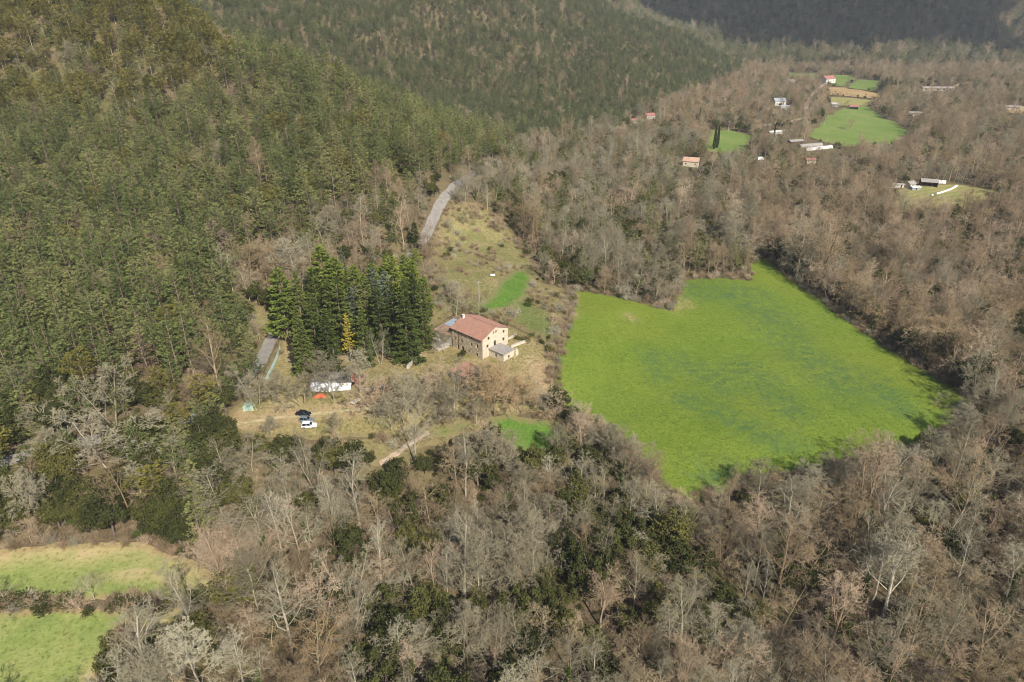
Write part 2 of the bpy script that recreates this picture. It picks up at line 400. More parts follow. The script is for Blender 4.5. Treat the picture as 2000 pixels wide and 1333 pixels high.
sheet('crop_field', P_MAIN, 2.2, M_field, .12, strokes([([(1345,565),(1420,578),(1480,600),(1530,640),(1560,690),(1620,720),(1650,765)],1.25),([(1340,570),(1400,560),(1470,575)],1.0),([(1450,720),(1500,760),(1545,800)],1.0),([(1330,710),(1390,735),(1410,760)],.9),([(1340,780),(1420,815),(1500,860),(1540,870)],.7),([(1270,690),(1290,740)],.6),([(1700,740),(1760,800)],.7),([(1390,920),(1440,945)],.8)], 9.0), strokes([([(1316,560),(1322,598),(1316,606)],1.0),([(1338,585),(1345,600)],.8),([(1228,617),(1234,624)],.8),([(1120,572),(1124,620)],.5)], 3.2), label='bright green crop field beside the farmhouse')
sheet('lawn', [(436,850),(450,805),(500,765),(530,700),(552,655),(600,640),(700,660),(840,650),(870,625),(1000,640),(1060,672),(1083,712),(1080,800),(1000,812),(930,808),(850,818),(785,850),(650,858),(540,855)], 1.8, M_lawn, .1, strokes([([(450,830),(560,812),(700,800),(830,775)],1.0),([(1050,710),(1060,780)],1.0),([(560,640),(575,690)],.8),([(620,700),(720,690),(800,690)],2.2),([(450,800),(470,840)],1.2)], 3.0), label='dry yellowed lawn on the farmhouse terrace')
sheet('meadow', [(845,470),(868,415),(900,395),(940,400),(1000,450),(1035,500),(1065,555),(1118,568),(1103,645),(1085,700),(1060,668),(1000,636),(920,610),(870,622),(838,645),(828,600),(850,540)], 2.0, M_meadow, .1, strokes([([(1010,600),(1050,640)],1.3),([(930,610),(990,600)],1.0),([(1085,640),(1095,690)],.8)], 7.0), label='rough sloping meadow above the farmhouse')
sheet('grass_patch', [(978,548),(1005,530),(1030,528),(1042,548),(1030,580),(1000,604),(945,616),(918,610),(955,582)], 1.5, M_lush, .28, label='vivid green grass patch in the sloping meadow')
sheet('grass_patch', [(955,818),(1000,813),(1090,825),(1125,850),(1110,885),(1060,900),(1010,890),(975,862)], 1.5, M_lush, .2, label='vivid green grass patch below the terrace')
sheet('grass_verge', [(450,596),(520,598),(538,625),(530,650),(512,664),(500,640),(470,615)], 1.5, M_meadow, .1, label='grassy clearing beside the bend of the lane')
sheet('bank', [(660,862),(790,852),(860,822),(930,812),(960,822),(930,850),(860,870),(800,885),(740,915),(690,905)], 1.6, M_meadow, .1, strokes([([(870,835),(930,830)],1.2)], 5.), label='rough grassy bank below the terrace')
sheet('pasture', [(-160,1085),(0,1075),(110,1062),(280,1062),(355,1086),(422,1122),(422,1172),(340,1185),(250,1170),(100,1178),(-160,1190)], 1.5, M_pasture, .1, strokes([([(-100,1092),(0,1086),(110,1078),(270,1074),(340,1096),(385,1130),(380,1170)],1.0),([(180,1130),(300,1120),(360,1150)],.5)], 3.2), label='pale green pasture above the hedge in the lower corner')
sheet('pasture', [(-160,1205),(0,1196),(150,1188),(340,1190),(400,1178),(360,1215),(270,1260),(190,1333),(100,1420),(-160,1420)], 1.5, M_pasture, .1, strokes([([(330,1205),(260,1250),(190,1320)],1.0)], 3.0), label='pale green pasture below the hedge in the lower corner')
sheet('hay_field', [(1740,404),(1752,368),(1800,360),(1870,360),(1955,374),(1930,392),(1885,412),(1830,422),(1760,418)], 4, M_hay, .15, label='mown hay field with pale curved swaths')
sheet('field', [(1370,286),(1388,254),(1425,254),(1475,266),(1452,302),(1388,302)], 5, M_farfield, .15, label='green field beside the pair of cypresses')
sheet('field', [(1578,268),(1605,236),(1640,212),(1690,204),(1730,230),(1778,256),(1755,284),(1650,290)], 7, M_farfield, .15, label='long green field beyond the greenhouses')
sheet('field', [(1628,147),(1664,148),(1674,154),(1650,170),(1622,168)], 8, M_farfield, .15, label='far green field beside the red roofed farmhouse')
sheet('field', [(1676,155),(1722,159),(1714,181),(1653,172)], 8, M_farfield, .15, label='far green field in front of the dark trees')
sheet('field', [(1616,170),(1650,172),(1720,184),(1716,195),(1660,189),(1614,186)], 8, M_farolive, .15, label='far tan field below the two green fields')
sheet('field', [(1618,190),(1660,192),(1712,198),(1692,207),(1640,209),(1614,202)], 8, M_hay, .15, label='far olive field between the tan strip and the long green field')
sheet('field', [(1533,142),(1602,145),(1594,158),(1538,153)], 8, M_farfield, .15, label='far narrow green field at the foot of the mountain')
sheet('field', [(1950,205),(2030,210),(2040,228),(1970,225)], 8, M_farolive, .15, label='far olive field at the valley edge')

def ribbon(name, linepx, width, mat, lift, label, world_pts=None, step=4.0, rough=.06):
    w = [ground(*p)[:2] for p in linepx] if world_pts is None else world_pts
    w = np.array(w)
    for _ in range(3):                                 # Chaikin smoothing
        q = [w[0]]
        for a, b in zip(w[:-1], w[1:]): q += [a * .75 + b * .25, a * .25 + b * .75]
        q.append(w[-1]); w = np.array(q)
    w = np.array(densify(list(w), step, False))
    d = np.gradient(w, axis=0); d /= np.linalg.norm(d, axis=1)[:, None] + 1e-9; nrm = np.c_[-d[:, 1], d[:, 0]]
    k = len(w); rows = []
    for s in (-.5, -.25, 0, .25, .5):
        p = w + nrm * width * s * (1 + rough * (np.sin(np.arange(k) * .9 + s * 9) + .8 * np.sin(np.arange(k) * 2.3 + s * 31)))[:, None]; rows.append(np.c_[p, height(p[:, 0], p[:, 1]) + lift + np.hypot(p[:, 0], p[:, 1]) * .0004])
    V = np.concatenate(rows); F = [(r * k + i, r * k + i + 1, (r + 1) * k + i + 1, (r + 1) * k + i) for r in range(4) for i in range(k - 1)]
    me = bpy.data.meshes.new(name); me.from_pydata(V.tolist(), [], F); me.materials.append(mat); me.polygons.foreach_set('use_smooth', [True] * len(F))
    at_ = me.attributes.new('edge', 'FLOAT', 'POINT'); at_.data.foreach_set('value', np.repeat(np.array([0, .25, .5, .25, 0]) * width, k).astype(np.float32))
    o = link(name, me); tag(o, label, kind='structure'); CLEARLINES.append((w, width * .5 + .5)); return o
CLEARLINES = []
ribbon('road', [(-60,915),(10,905),(60,888),(160,866),(260,848),(400,815),(436,778),(474,748),(506,716),(518,690),(532,660),(548,632),(566,606),(620,585),(700,570),(770,540),(820,485),(836,452),(850,420),(866,390),(884,372),(915,350),(950,330),(985,318)], 3.9, M_road, .3, 'grey asphalt lane climbing past the farmhouse', step=3)
ribbon('path', [(742,908),(770,892),(800,868),(838,846)], 1.5, M_gravel, .3, 'pale stony track up the bank to the terrace', step=1.5, rough=.16)
ribbon('path', [(452,834),(500,824),(560,816),(640,806),(740,798),(830,778)], 2.0, M_track, .22, 'worn pale track crossing the lawn past the cars', step=2, rough=.2)
ribbon('road', [(1480,250),(1530,240),(1560,236),(1578,228),(1572,214),(1580,196),(1600,172),(1620,162)], 5, M_gravel, .4, 'pale winding lane in the far valley', step=6)
ribbon('road', [(1745,137),(1800,142),(1880,146),(1960,141),(2060,140)], 9, M_gravel, .5, 'pale main road at the foot of the mountain', step=12)
ribbon('path', [(1860,180),(1866,168),(1890,163),(1930,160)], 5, M_gravel, .5, 'pale curved track on the far valley floor', step=8)

# ------------------------------------------------------------------ building materials
def mat_stone(name, stops, scale=2.2):
    t = NT(name); v = t.coord(); mp = t.n('Mapping'); mp.inputs['Scale'].default_value = (1, 1, 1.7); t.t.links.new(v, mp.inputs[0])
    vo = t.n('TexVoronoi'); vo.inputs['Scale'].default_value = scale; t.t.links.new(mp.outputs[0], vo.inputs['Vector'])
    ve = t.n('TexVoronoi'); ve.feature = 'DISTANCE_TO_EDGE'; ve.inputs['Scale'].default_value = scale; t.t.links.new(mp.outputs[0], ve.inputs['Vector'])
    sep = t.n('SeparateColor'); t.t.links.new(vo.outputs['Color'], sep.inputs[0])
    f = t.math('ADD', t.math('MULTIPLY', sep.outputs[0], .55), t.math('MULTIPLY', t.noise(.5, 6, .7), .5))
    c = t.ramp(f, stops); jn = t.ramp(ve.outputs['Distance'], [(.0, (1, 1, 1)), (.09, (0, 0, 0))])
    c = t.mix(t.math('MULTIPLY', jn, .45), c, (.42, .36, .27))
    return t.pbr(c, .95, t.bump(ve.outputs['Distance'], .7, .06), spec=.1)
M_stone = mat_stone('house stone', [(.2, (.25, .19, .12)), (.45, (.38, .305, .205)), (.62, (.47, .39, .275)), (.85, (.57, .49, .37))])
M_render = mat_stone('pale rubble wall', [(.2, (.42, .35, .25)), (.5, (.55, .47, .36)), (.85, (.66, .58, .47))])
M_ruin = mat_stone('weathered stone', [(.2, (.26, .22, .17)), (.5, (.40, .35, .28)), (.85, (.56, .5, .42))])
def mat_tile(name, stops):
    t = NT(name); n = t.noise(.6, 6, .75); w = t.n('TexWave'); w.bands_direction = 'Y'; w.inputs['Scale'].default_value = .9; w.inputs['Distortion'].default_value = .6
    f = t.math('ADD', t.math('MULTIPLY', n, .6), t.math('MULTIPLY', t.noise(5, 4, .8), .4)); c = t.mix(t.ramp(t.noise(.35, 6, .8), [(.5, (0, 0, 0)), (.68, (.7, .7, .7))]), t.ramp(f, stops), (.22, .17, .13)); return t.pbr(c, .9, spec=.15)
M_tile = mat_tile('clay roof tiles', [(.25, (.20, .105, .075)), (.45, (.285, .15, .108)), (.6, (.34, .19, .14)), (.8, (.43, .28, .22))])
M_oldtile = mat_tile('old mossy tiles', [(.25, (.17, .09, .06)), (.5, (.27, .15, .11)), (.75, (.36, .26, .2))])
M_dark = mat_plain('dark window', (.02, .018, .016), .35, .2)
M_wood = mat_plain('brown wood', (.10, .06, .035), .7, .3, 5)
M_greyroof = mat_plain('grey fibre cement', (.29, .265, .24), .9, .25, 1.2)
M_bluegrey = mat_plain('blue grey sheet roof', (.27, .32, .36), .6, .2, 1.5)
M_white = mat_plain('white plastic sheet', (.80, .80, .79), .5, .06, 2.0, bump=.03)
M_whitewash = mat_plain('whitewash', (.60, .56, .50), .9, .1, 2)
M_pinkbrick = mat_plain('red brick', (.48, .20, .15), .9, .25, 4)
M_conc = mat_plain('concrete', (.42, .38, .33), .95, .2, 1.5)
M_orange = mat_plain('orange tarpaulin', (.52, .12, .05), .55, .25, 3)
M_palegreen = mat_plain('pale green tarpaulin', (.34, .46, .38), .6, .15, 3)
M_turq = mat_plain('turquoise mesh', (.42, .62, .60), .6, .15, 3)
M_palewood = mat_plain('bleached planks', (.52, .43, .32), .9, .25, 4)
M_metal = mat_plain('galvanised steel', (.45, .46, .47), .5, .15, 4, .4)
M_tyre = mat_plain('tyre rubber', (.02, .02, .02), .9, .1)
def mat_paint(name, c, metal=.0): return mat_plain(name, c, .28, .03, 2, metal, spec=.5)
M_glass = mat_plain('car glass', (.012, .014, .017), .08, .05, spec=.6)
M_lamp = mat_plain('car lamp', (.7, .68, .62), .2, .05)
M_red = mat_plain('red lamp', (.35, .02, .02), .3, .05)
M_tatter = mat_plain('tattered plastic', (.55, .53, .50), .7, .35, .8)
M_rust = mat_plain('rust red sheet', (.31, .145, .115), .8, .25, 2)

CLEARSPOTS = []
HOUSE_C = np.array([-9.87, 203.1]); HA = R(48.2); HB = np.array([math.cos(HA), math.sin(HA)]); HAv = np.array([-math.sin(HA), math.cos(HA)])
def hloc(x, y): return HOUSE_C + HB * x + HAv * y

def facade(mb, p0, p1, z0, z1, ops, depth=.3):
    """a wall face from p0 to p1 (outside on the right hand) with real openings and reveals"""
    p0 = np.array(p0, float); p1 = np.array(p1, float); L = np.linalg.norm(p1 - p0); d = (p1 - p0) / L; nin = np.array([-d[1], d[0]])
    ss = sorted({0, L} | {v for s, z, w, h in ops for v in (s - w / 2, s + w / 2)}); zz = sorted({z0, z1} | {v for s, z, w, h in ops for v in (z - h / 2, z + h / 2)})
    def P(s, z, q=0): v = p0 + d * s + nin * q; return (v[0], v[1], z)
    for i in range(len(ss) - 1):
        for j in range(len(zz) - 1):
            cs, c_z = (ss[i] + ss[i + 1]) / 2, (zz[j] + zz[j + 1]) / 2
            if any(abs(cs - s) < w / 2 and abs(c_z - z) < h / 2 for s, z, w, h in ops): continue
            mb.add([P(ss[i], zz[j]), P(ss[i + 1], zz[j]), P(ss[i + 1], zz[j + 1]), P(ss[i], zz[j + 1])], [(0, 1, 2, 3)])
    for s, z, w, h in ops:
        a, b, c, e = s - w / 2, s + w / 2, z - h / 2, z + h / 2
        o = [P(a, c), P(b, c), P(b, e), P(a, e)]; q = [P(a, c, depth), P(b, c, depth), P(b, e, depth), P(a, e, depth)]
        mb.add(o + q, [(0, 4, 5, 1), (1, 5, 6, 2), (2, 6, 7, 3), (3, 7, 4, 0)])
    return [(p0 + d * s + nin * depth, d, nin, z, w, h) for s, z, w, h in ops]
def windows(spec, parent, pane=M_dark, frame=M_wood, name='window'):
    for (c, d, nin, z, w, h) in spec:
        def box(mb, a0, a1, z0, z1, q0, q1):
            V = [(*(c + d * a + nin * q), zz) for zz in (z0, z1) for q in (q0, q1) for a in (a0, a1)]
            mb.add(V, [(0, 2, 3, 1), (4, 5, 7, 6), (0, 1, 5, 4), (2, 6, 7, 3), (0, 4, 6, 2), (1, 3, 7, 5)])
        m = MB(); box(m, -w / 2, w / 2, z - h / 2, z + h / 2, -.02, .06); o = m.build(name, pane, parent)
        m = MB(); t = .09
        box(m, -w / 2, -w / 2 + t, z - h / 2, z + h / 2, -.08, -.025); box(m, w / 2 - t, w / 2, z - h / 2, z + h / 2, -.08, -.025); box(m, -w / 2 + t, w / 2 - t, z + h / 2 - t, z + h / 2, -.08, -.025); box(m, -t / 3, t / 3, z - h / 2, z + h / 2 - t, -.075, -.025)
        m.build('frame', frame, o)
def tiled_slope(mb, e0, e1, r0, r1, pitch=.32, thick=.12):
    """a roof slope with raised tile channels, from the eave line e0-e1 up to the ridge line r0-r1"""
    e0, e1, r0, r1 = (np.array(v, float) for v in (e0, e1, r0, r1)); n = max(3, int(np.linalg.norm(e1 - e0) / pitch)); nm = nrm3(np.cross(e1 - e0, r0 - e0))
    if nm[2] < 0: nm = -nm
    V = []; k = 2 * n + 1
    for i in range(k):
        t = i / (k - 1); h = nm * (.07 if i % 2 else 0); V += [e0 + (e1 - e0) * t + h, r0 + (r1 - r0) * t + h]
    F = [(2 * i, 2 * i + 2, 2 * i + 3, 2 * i + 1) for i in range(k - 1)]
    b = len(V); V += [e0 - nm * thick, e1 - nm * thick, r1 - nm * thick, r0 - nm * thick]; F += [(b, b + 3, b + 2, b + 1), (0, b, b + 1, 2 * k - 2), (0, 1, b + 3, b), (2 * k - 2, b + 1, b + 2, 2 * k - 1)]
    mb.add(V, F)
def nrm3(v): return v / (np.linalg.norm(v) + 1e-9)

# ------------------------------------------------------------------ farmhouse
W_, L_, EV, RG = 12.6, 14.7, 7.0, 9.6
fh = thing('farmhouse', 'large three-storey stone farmhouse with red tiled gable roof', 'house', (*HOUSE_C, 0), HA)
m = MB()
long_ops = [(13.4, 5.9, .8, .9), (10.0, 6.2, .8, .9), (5.4, 6.2, .8, .9), (13.3, 3.1, .9, 1.2), (10.0, 3.2, .9, 1.3), (5.3, 3.4, .9, 1.3), (2.5, 3.6, .95, 1.4), (11.9, .2, 1.1, 1.8), (9.6, .3, 1.2, 1.8), (6.7, .3, .7, .8), (2.8, .35, .9, 1.2)]
w1 = facade(m, (0, L_), (0, 0), -1.8, EV, [(L_ - s, z, w, h) for s, z, w, h in long_ops])
gab_ops = [(3.0, 6.3, .95, 1.1), (2.4, 3.6, .9, 1.2), (6.1, 3.2, 1.1, 2.4), (10.5, 6.2, .9, 1.1), (10.4, 3.3, .95, 1.3), (6.9, 1.0, .9, 1.0)]
m2 = m; m = MB(); w2 = facade(m, (0, 0), (W_, 0), -1.8, EV, gab_ops); gm = m; m = m2
facade(m, (W_, 0), (W_, L_), -1.8, EV, []); facade(m, (W_, L_), (0, L_), -1.8, EV, [])
# gable triangle with the pair of attic lights
top = lambda x: EV + (RG - EV) * (1 - abs(x - W_ / 2) / (W_ / 2))
att = [(5.55, .42), (6.3, .42), (7.05, .42)]
mw = m; m = gm
xs = [0] + [v for x, w in att for v in (x - w / 2, x + w / 2)] + [W_]
for a, b in zip(xs[:-1], xs[1:]):
    isw = any(abs((a + b) / 2 - x) < w / 2 for x, w in att); lo = EV + 1.15 if isw else EV
    pts = [(a, lo), (b, lo), (b, top(b))] + ([(W_ / 2, RG)] if a < W_ / 2 < b else []) + [(a, top(a))]
    m.add([(x, 0, z) for x, z in pts if True], [tuple(range(len(pts)))] if len(pts) > 2 else [])
    if isw: m.add([(a, 0, EV), (a, .3, EV), (b, .3, EV), (b, 0, EV), (a, 0, lo), (a, .3, lo), (b, .3, lo), (b, 0, lo)], [(0, 1, 2, 3), (4, 7, 6, 5), (0, 4, 5, 1), (3, 2, 6, 7)])
m.build('gable_wall', M_render, fh); m = mw
m.add([(0, L_, EV), (W_, L_, EV), (W_ / 2, L_, RG)], [(0, 2, 1)])
m.build('wall', M_stone, fh)
windows(w1[:7] + w1[9:], fh); windows(w1[7:9], fh, M_wood, M_wood, 'door'); windows(w2, fh)
windows([(np.array([x, .3]), np.array([1., 0]), np.array([0, 1.]), EV + .575, w, 1.15) for x, w in att], fh)
m = MB(); m.box(-.06, .35, -.06, .35, -1.8, EV - .25); m.build('quoin_stones', M_render, fh)
m = MB(); OV, GB = .7, .35; sl = (RG - EV) / (W_ / 2)
tiled_slope(m, (-OV, -GB, EV - OV * sl + .1), (-OV, L_ + GB, EV - OV * sl + .1), (W_ / 2, -GB, RG + .1), (W_ / 2, L_ + GB, RG + .1))
tiled_slope(m, (W_ + OV, L_ + GB, EV - OV * sl + .1), (W_ + OV, -GB, EV - OV * sl + .1), (W_ / 2, L_ + GB, RG + .1), (W_ / 2, -GB, RG + .1))
m.tube([(W_ / 2, -GB, RG + .14), (W_ / 2, L_ + GB, RG + .14)], [.16, .16], 8); rf = m.build('roof', M_tile, fh)
m = MB(); m.box(W_ / 2 - 1.9, W_ / 2 - 1.2, L_ - 1.3, L_ - .6, 8.2, 10.3); m.box(W_ / 2 - 2.0, W_ / 2 - 1.1, L_ - 1.4, L_ - .5, 10.3, 10.42); m.build('chimney', M_whitewash, rf)
m = MB(); m.tube([(-.1, 11.4, 6.5), (-.1, 11.4, -.9)], [.06, .06], 6); m.build('drainpipe', M_wood, fh)
m = MB()
for i in range(24): y = .3 + i * .6; m.box(-OV + .1, .0, y - .06, y + .06, EV - OV * sl - .02, EV - OV * sl + .1)
m.build('eaves_rafters', M_wood, fh)
CLEARSPOTS.append((*hloc(6, 7), 15)); CLEARSPOTS.append((*hloc(4, 19), 8)); CLEARSPOTS.append((*hloc(6, -4), 7)); CLEARSPOTS.append((*hloc(-14, -6), 7))
# porch wing with the arched opening
an = thing('porch_wing', 'low wing with an arched doorway at the far end of the farmhouse', 'building', (*HOUSE_C, 0), HA)
m = MB(); y0, y1, xb, hh = L_ + .02, 22.8, 7.5, 3.4; ya, ra = 19.6, 1.5
pts = [(ya + ra * math.cos(t), 1.0 + ra * math.sin(t)) for t in np.linspace(0, math.pi, 13)]
m.add([(-.4, y0, -1), (-.4, ya - ra, -1), (-.4, ya - ra, 1.0), (-.4, ya - ra, hh), (-.4, y0, hh)], [(0, 4, 3, 1)])
m.add([(-.4, ya + ra, -1), (-.4, y1, -1), (-.4, y1, hh), (-.4, ya + ra, hh)], [(0, 3, 2, 1)])
for (a, za), (b, zb) in zip(pts[:-1], pts[1:]): m.add([(-.4, a, za), (-.4, b, zb), (-.4, b, hh), (-.4, a, hh), (.1, a, za), (.1, b, zb)], [(0, 3, 2, 1), (0, 1, 5, 4)])
m.add([(-.4, ya - ra, -1), (.1, ya - ra, -1), (.1, ya - ra, 1), (-.4, ya - ra, 1), (-.4, ya + ra, -1), (.1, ya + ra, -1), (.1, ya + ra, 1), (-.4, ya + ra, 1)], [(0, 1, 2, 3), (4, 7, 6, 5)])
m.box(-.4, xb, y1, y1 + .3, -1, hh + .3); m.box(xb, xb + .3, y0, y1 + .3, -1, 4.6); m.build('wall', M_whitewash, an)
m = MB(); m.box(2.2, 2.4, y0, y1, -1, hh - .1); m.build('inner_wall', M_wood, an)
m = MB(); tiled_slope(m, (-1.0, y0, hh + .05), (-1.0, y1 + .5, hh + .05), (3.4, y0, 4.3), (3.4, y1 + .5, 4.3)); m.build('roof', M_oldtile, an)
m = MB(); m.add([(3.3, y0, 4.5), (8.2, y0, 5.1), (8.2, y1 - .3, 5.1), (3.3, y1 - .3, 4.5), (3.3, y0, 4.4), (8.2, y0, 5.0), (8.2, y1 - .3, 5.0), (3.3, y1 - .3, 4.4)], [(0, 1, 2, 3), (4, 7, 6, 5), (0, 4, 5, 1), (1, 5, 6, 2), (2, 6, 7, 3), (3, 7, 4, 0)]); m.build('sheet_roof', M_bluegrey, an)
pt = thing('patio', 'grey paved patio in front of the arched wing', 'patio', (*HOUSE_C, 0), HA)
pt['kind'] = 'structure'
m = MB()
for i in range(4):
    for j in range(5): m.box(-6.2 + i * 1.4, -6.2 + i * 1.4 + 1.36, 15.4 + j * 1.5, 15.4 + j * 1.5 + 1.46, -.6, .28 + .01 * ((i * 3 + j) % 3))
m.build('paving', M_conc, pt)
tg = thing('garden_table', 'small white garden table on the patio', 'table', (*hloc(-3.2, 20.5), .3), HA)
m = MB(); m.box(-.9, .9, -.5, .5, .70, .76); m.build('table_top', M_white, tg)
for sx in (-.8, .74):
    for sy in (-.42, .36): m = MB(); m.box(sx, sx + .06, sy, sy + .06, 0, .70); m.build('leg', M_white, tg)
# lean-to at the gable end
an = thing('lean_to', 'low lean-to with grey flat roof against the gable wall', 'building', (*HOUSE_C, 0), HA)
m = MB(); w3 = facade(m, (3.0, -.03), (3.0, -6.8), -1.8, 2.5, [(3.2, 1.0, .9, 1.2)]); w4 = facade(m, (3.0, -6.8), (8.2, -6.8), -1.8, 2.5, [(2.6, .8, 1.0, 1.0)]); facade(m, (8.2, -6.8), (8.2, -.03), -1.8, 2.5, []); m.build('wall', M_pinkbrick if False else M_render, an); windows(w3 + w4, an)
m = MB(); m.box(2.7, 8.5, -7.1, -.05, 2.5, 2.72); m.build('roof', M_greyroof, an)
m = MB(); m.box(8.25, 9.6, -7.6, -6.6, -1.8, 2.0); m.box(8.6, 9.3, -7.5, -6.8, 2.0, 2.6); m.build('oven_stack', M_render, an)
def wall_run(name, label, pts, h, t, mat, world=True, coping=True):
    e = thing(name, label, 'wall', (*pts[0], 0)); o = np.array(pts[0])
    for a, b in zip(pts[:-1], pts[1:]):
        a = np.array(a) - o; b = np.array(b) - o; d = nrm3(b - a); n_ = np.array([-d[1], d[0]]) * t / 2; L = np.linalg.norm(b - a); k = max(1, int(L / 3)); m = MB(); c = MB()
        for i in range(k):
            p, q = a + (b - a) * i / k, a + (b - a) * (i + 1) / k; zp = float(height(*(p + o))); zq = float(height(*(q + o)))
            V = [(*(p - n_), zp - .5), (*(p + n_), zp - .5), (*(q + n_), zq - .5), (*(q - n_), zq - .5), (*(p - n_), zp + h), (*(p + n_), zp + h), (*(q + n_), zq + h), (*(q - n_), zq + h)]
            F = [(0, 1, 2, 3), (4, 7, 6, 5), (0, 4, 5, 1), (1, 5, 6, 2), (2, 6, 7, 3), (3, 7, 4, 0)]; m.add(V, F)
            n2 = n_ * 1.25; c.add([(*(p - n2), zp + h), (*(p + n2), zp + h), (*(q + n2), zq + h), (*(q - n2), zq + h), (*(p - n2), zp + h + .1), (*(p + n2), zp + h + .1), (*(q + n2), zq + h + .1), (*(q - n2), zq + h + .1)], F)
        m.build('masonry', mat, e); c.build('coping', M_conc, e)
    return e
wall_run('garden_wall', 'low pale garden wall behind the lean-to, farther of the two', [hloc(13, 1.8), hloc(18.7, 1.4)], .8, .4, M_render)
wall_run('garden_wall', 'low pale garden wall right of the lean-to, nearer of the two', [hloc(11, -2.8), hloc(18.2, -4.4)], 1.0, .5, M_render)
g = lambda *p: ground(*p)[:2]
wall_run('retaining_wall', 'pale stone retaining wall beside the path below the tall fir', [g(796, 722), g(808, 708), g(822, 695)], 1.1, .6, M_render)
wall_run('retaining_wall', 'low stone wall beside the brick chimney', [g(702, 765), g(730, 764), g(752, 757)], .9, .5, M_ruin)
# ruined outbuilding
ob = thing('outbuilding', 'weathered stone outbuilding with hipped old tile roof below the farmhouse', 'building', (*HOUSE_C, -.3), HA)
x0, x1, y0, y1, ev = -17.6, -10.8, -10.2, -3.2, 4.2
m = MB(); a_ = facade(m, (x0, y1), (x0, y0), -1.5, ev, [(2.0, 2.4, .7, .9), (4.8, 1.0, 1.1, 2.0)]); b_ = facade(m, (x0, y0), (x1, y0), -1.5, ev, [(2.2, 2.6, .8, 1.0)]); facade(m, (x1, y0), (x1, y1), -1.5, ev, []); facade(m, (x1, y1), (x0, y1), -1.5, ev, []); m.build('wall', M_ruin, ob); windows(a_ + b_, ob)
m = MB(); ap0, ap1 = (-13.2, -7.4, 6.6), (-13.2, -5.6, 6.6); o_ = .4
tiled_slope(m, (x0 - o_, y0 - o_, ev), (x0 - o_, y1 + o_, ev), ap0, ap1); tiled_slope(m, (x1 + o_, y1 + o_, ev), (x1 + o_, y0 - o_, ev), ap1, ap0); tiled_slope(m, (x1 + o_, y0 - o_, ev), (x0 - o_, y0 - o_, ev), ap0, ap0); tiled_slope(m, (x0 - o_, y1 + o_, ev), (x1 + o_, y1 + o_, ev), ap1, ap1); m.build('roof', M_oldtile, ob)

# ------------------------------------------------------------------ yard: white walled shed, chimney, cars and clutter
p = ground(648, 762); SHED = p
sh = thing('long_shed', 'long low shed with white sheeted front and grey roof', 'shed', (p[0], p[1], p[2]), R(-2))
m = MB(); m.box(-6.2, 6.2, .1, 6.5, -.4, 2.2); m.build('wall', M_wood, sh)
nx = 26; V, F = [], []
rs = np.random.RandomState(5)
for i in range(nx + 1):
    x = -6.3 + 12.6 * i / nx; w = rs.uniform(-.12, .12)
    V += [(x, -1.1 + w, -.05 + rs.uniform(0, .15)), (x, -.75 + w, .9), (x, -.4 + w * .5, 1.9), (x, .4, 2.35 + .05 * rs.uniform())]
for i in range(nx):
    for j in range(3): F.append((i * 4 + j, i * 4 + 4 + j, i * 4 + 5 + j, i * 4 + j + 1))
MB().add(V, F).build('plastic_sheet', M_white, sh)
m = MB(); tiled_slope(m, (-6.4, .3, 2.25), (6.4, .3, 2.25), (-6.4, 4.2, 3.2), (6.4, 4.2, 3.2), .5); tiled_slope(m, (6.4, 7.0, 2.4), (-6.4, 7.0, 2.4), (6.4, 4.2, 3.2), (-6.4, 4.2, 3.2), .5); m.build('roof', M_greyroof, sh)
CLEARSPOTS.append((p[0], p[1] + 3, 8))
p = ground(692, 752)
bb = thing('brick_chimney', 'red brick barbecue chimney at the end of the white shed', 'chimney', (*p,), R(-8))
MB().prism([(-1.0, -.3), (1.0, -.3), (1.0, 1.6), (.45, 2.3), (.45, 4.6), (-.45, 4.6), (-.45, 2.3), (-1.0, 1.6)], -.6, .6).build('stack', M_pinkbrick, bb)
MB().box(-.55, .55, -.7, .7, 4.6, 4.75).build('cap', M_conc, bb); MB().box(-.6, .6, -.62, -.59, .3, 1.3).build('firebox', M_dark, bb)
m = MB(); m.box(.9, 3.0, -.4, 2.2, -.3, 1.7); m.build('side_store', M_wood, bb); m = MB(); tiled_slope(m, (.9, -.7, 1.7), (3.2, -.7, 1.7), (.9, 2.4, 2.5), (3.2, 2.4, 2.5)); m.build('store_roof', M_oldtile, bb)
def heap(name, label, cat, px, py, wx, wy, h, mat, seed, rz=0):
    q = ground(px, py); rs = np.random.RandomState(seed); V, F = [], []; k, r_ = 14, 5
    for i in range(r_ + 1):
        t = i / r_
        for j in range(k):
            a = 6.283 * j / k; f = (1 - t ** 1.6) * (1 + .22 * math.sin(a * 3 + seed) + rs.uniform(-.12, .12)); V.append((wx * f * math.cos(a), wy * f * math.sin(a), h * (t ** .7) * (1 + rs.uniform(-.15, .15)) - (.15 if i == 0 else 0)))
    for i in range(r_):
        for j in range(k): F.append((i * k + j, i * k + (j + 1) % k, (i + 1) * k + (j + 1) % k, (i + 1) * k + j))
    F.append(tuple(range(r_ * k, r_ * k + k)))
    o = MB().add(V, F).build(name, mat, None, q, rz); return tag(o, label, cat)
heap('tarpaulin_heap', 'crumpled bright orange tarpaulin heap on the lawn before the white shed', 'tarpaulin', 625, 775, 2.0, 1.3, .9, M_orange, 3)
q = ground(695, 787); cart = thing('cart', 'pale wooden flatbed cart leaning on the lawn near the chimney', 'cart', (*q,), R(58))
m = MB()
MB().box(-2.0, 2.0, -.12, .12, .45, .55).build('drawbar', M_metal, cart)
for i in range(6): MB().box(-1.7, 1.7, -.93 + i * .31, -.93 + i * .31 + .28, .6, .68 + .02 * (i % 2)).build('plank', M_palewood, cart)
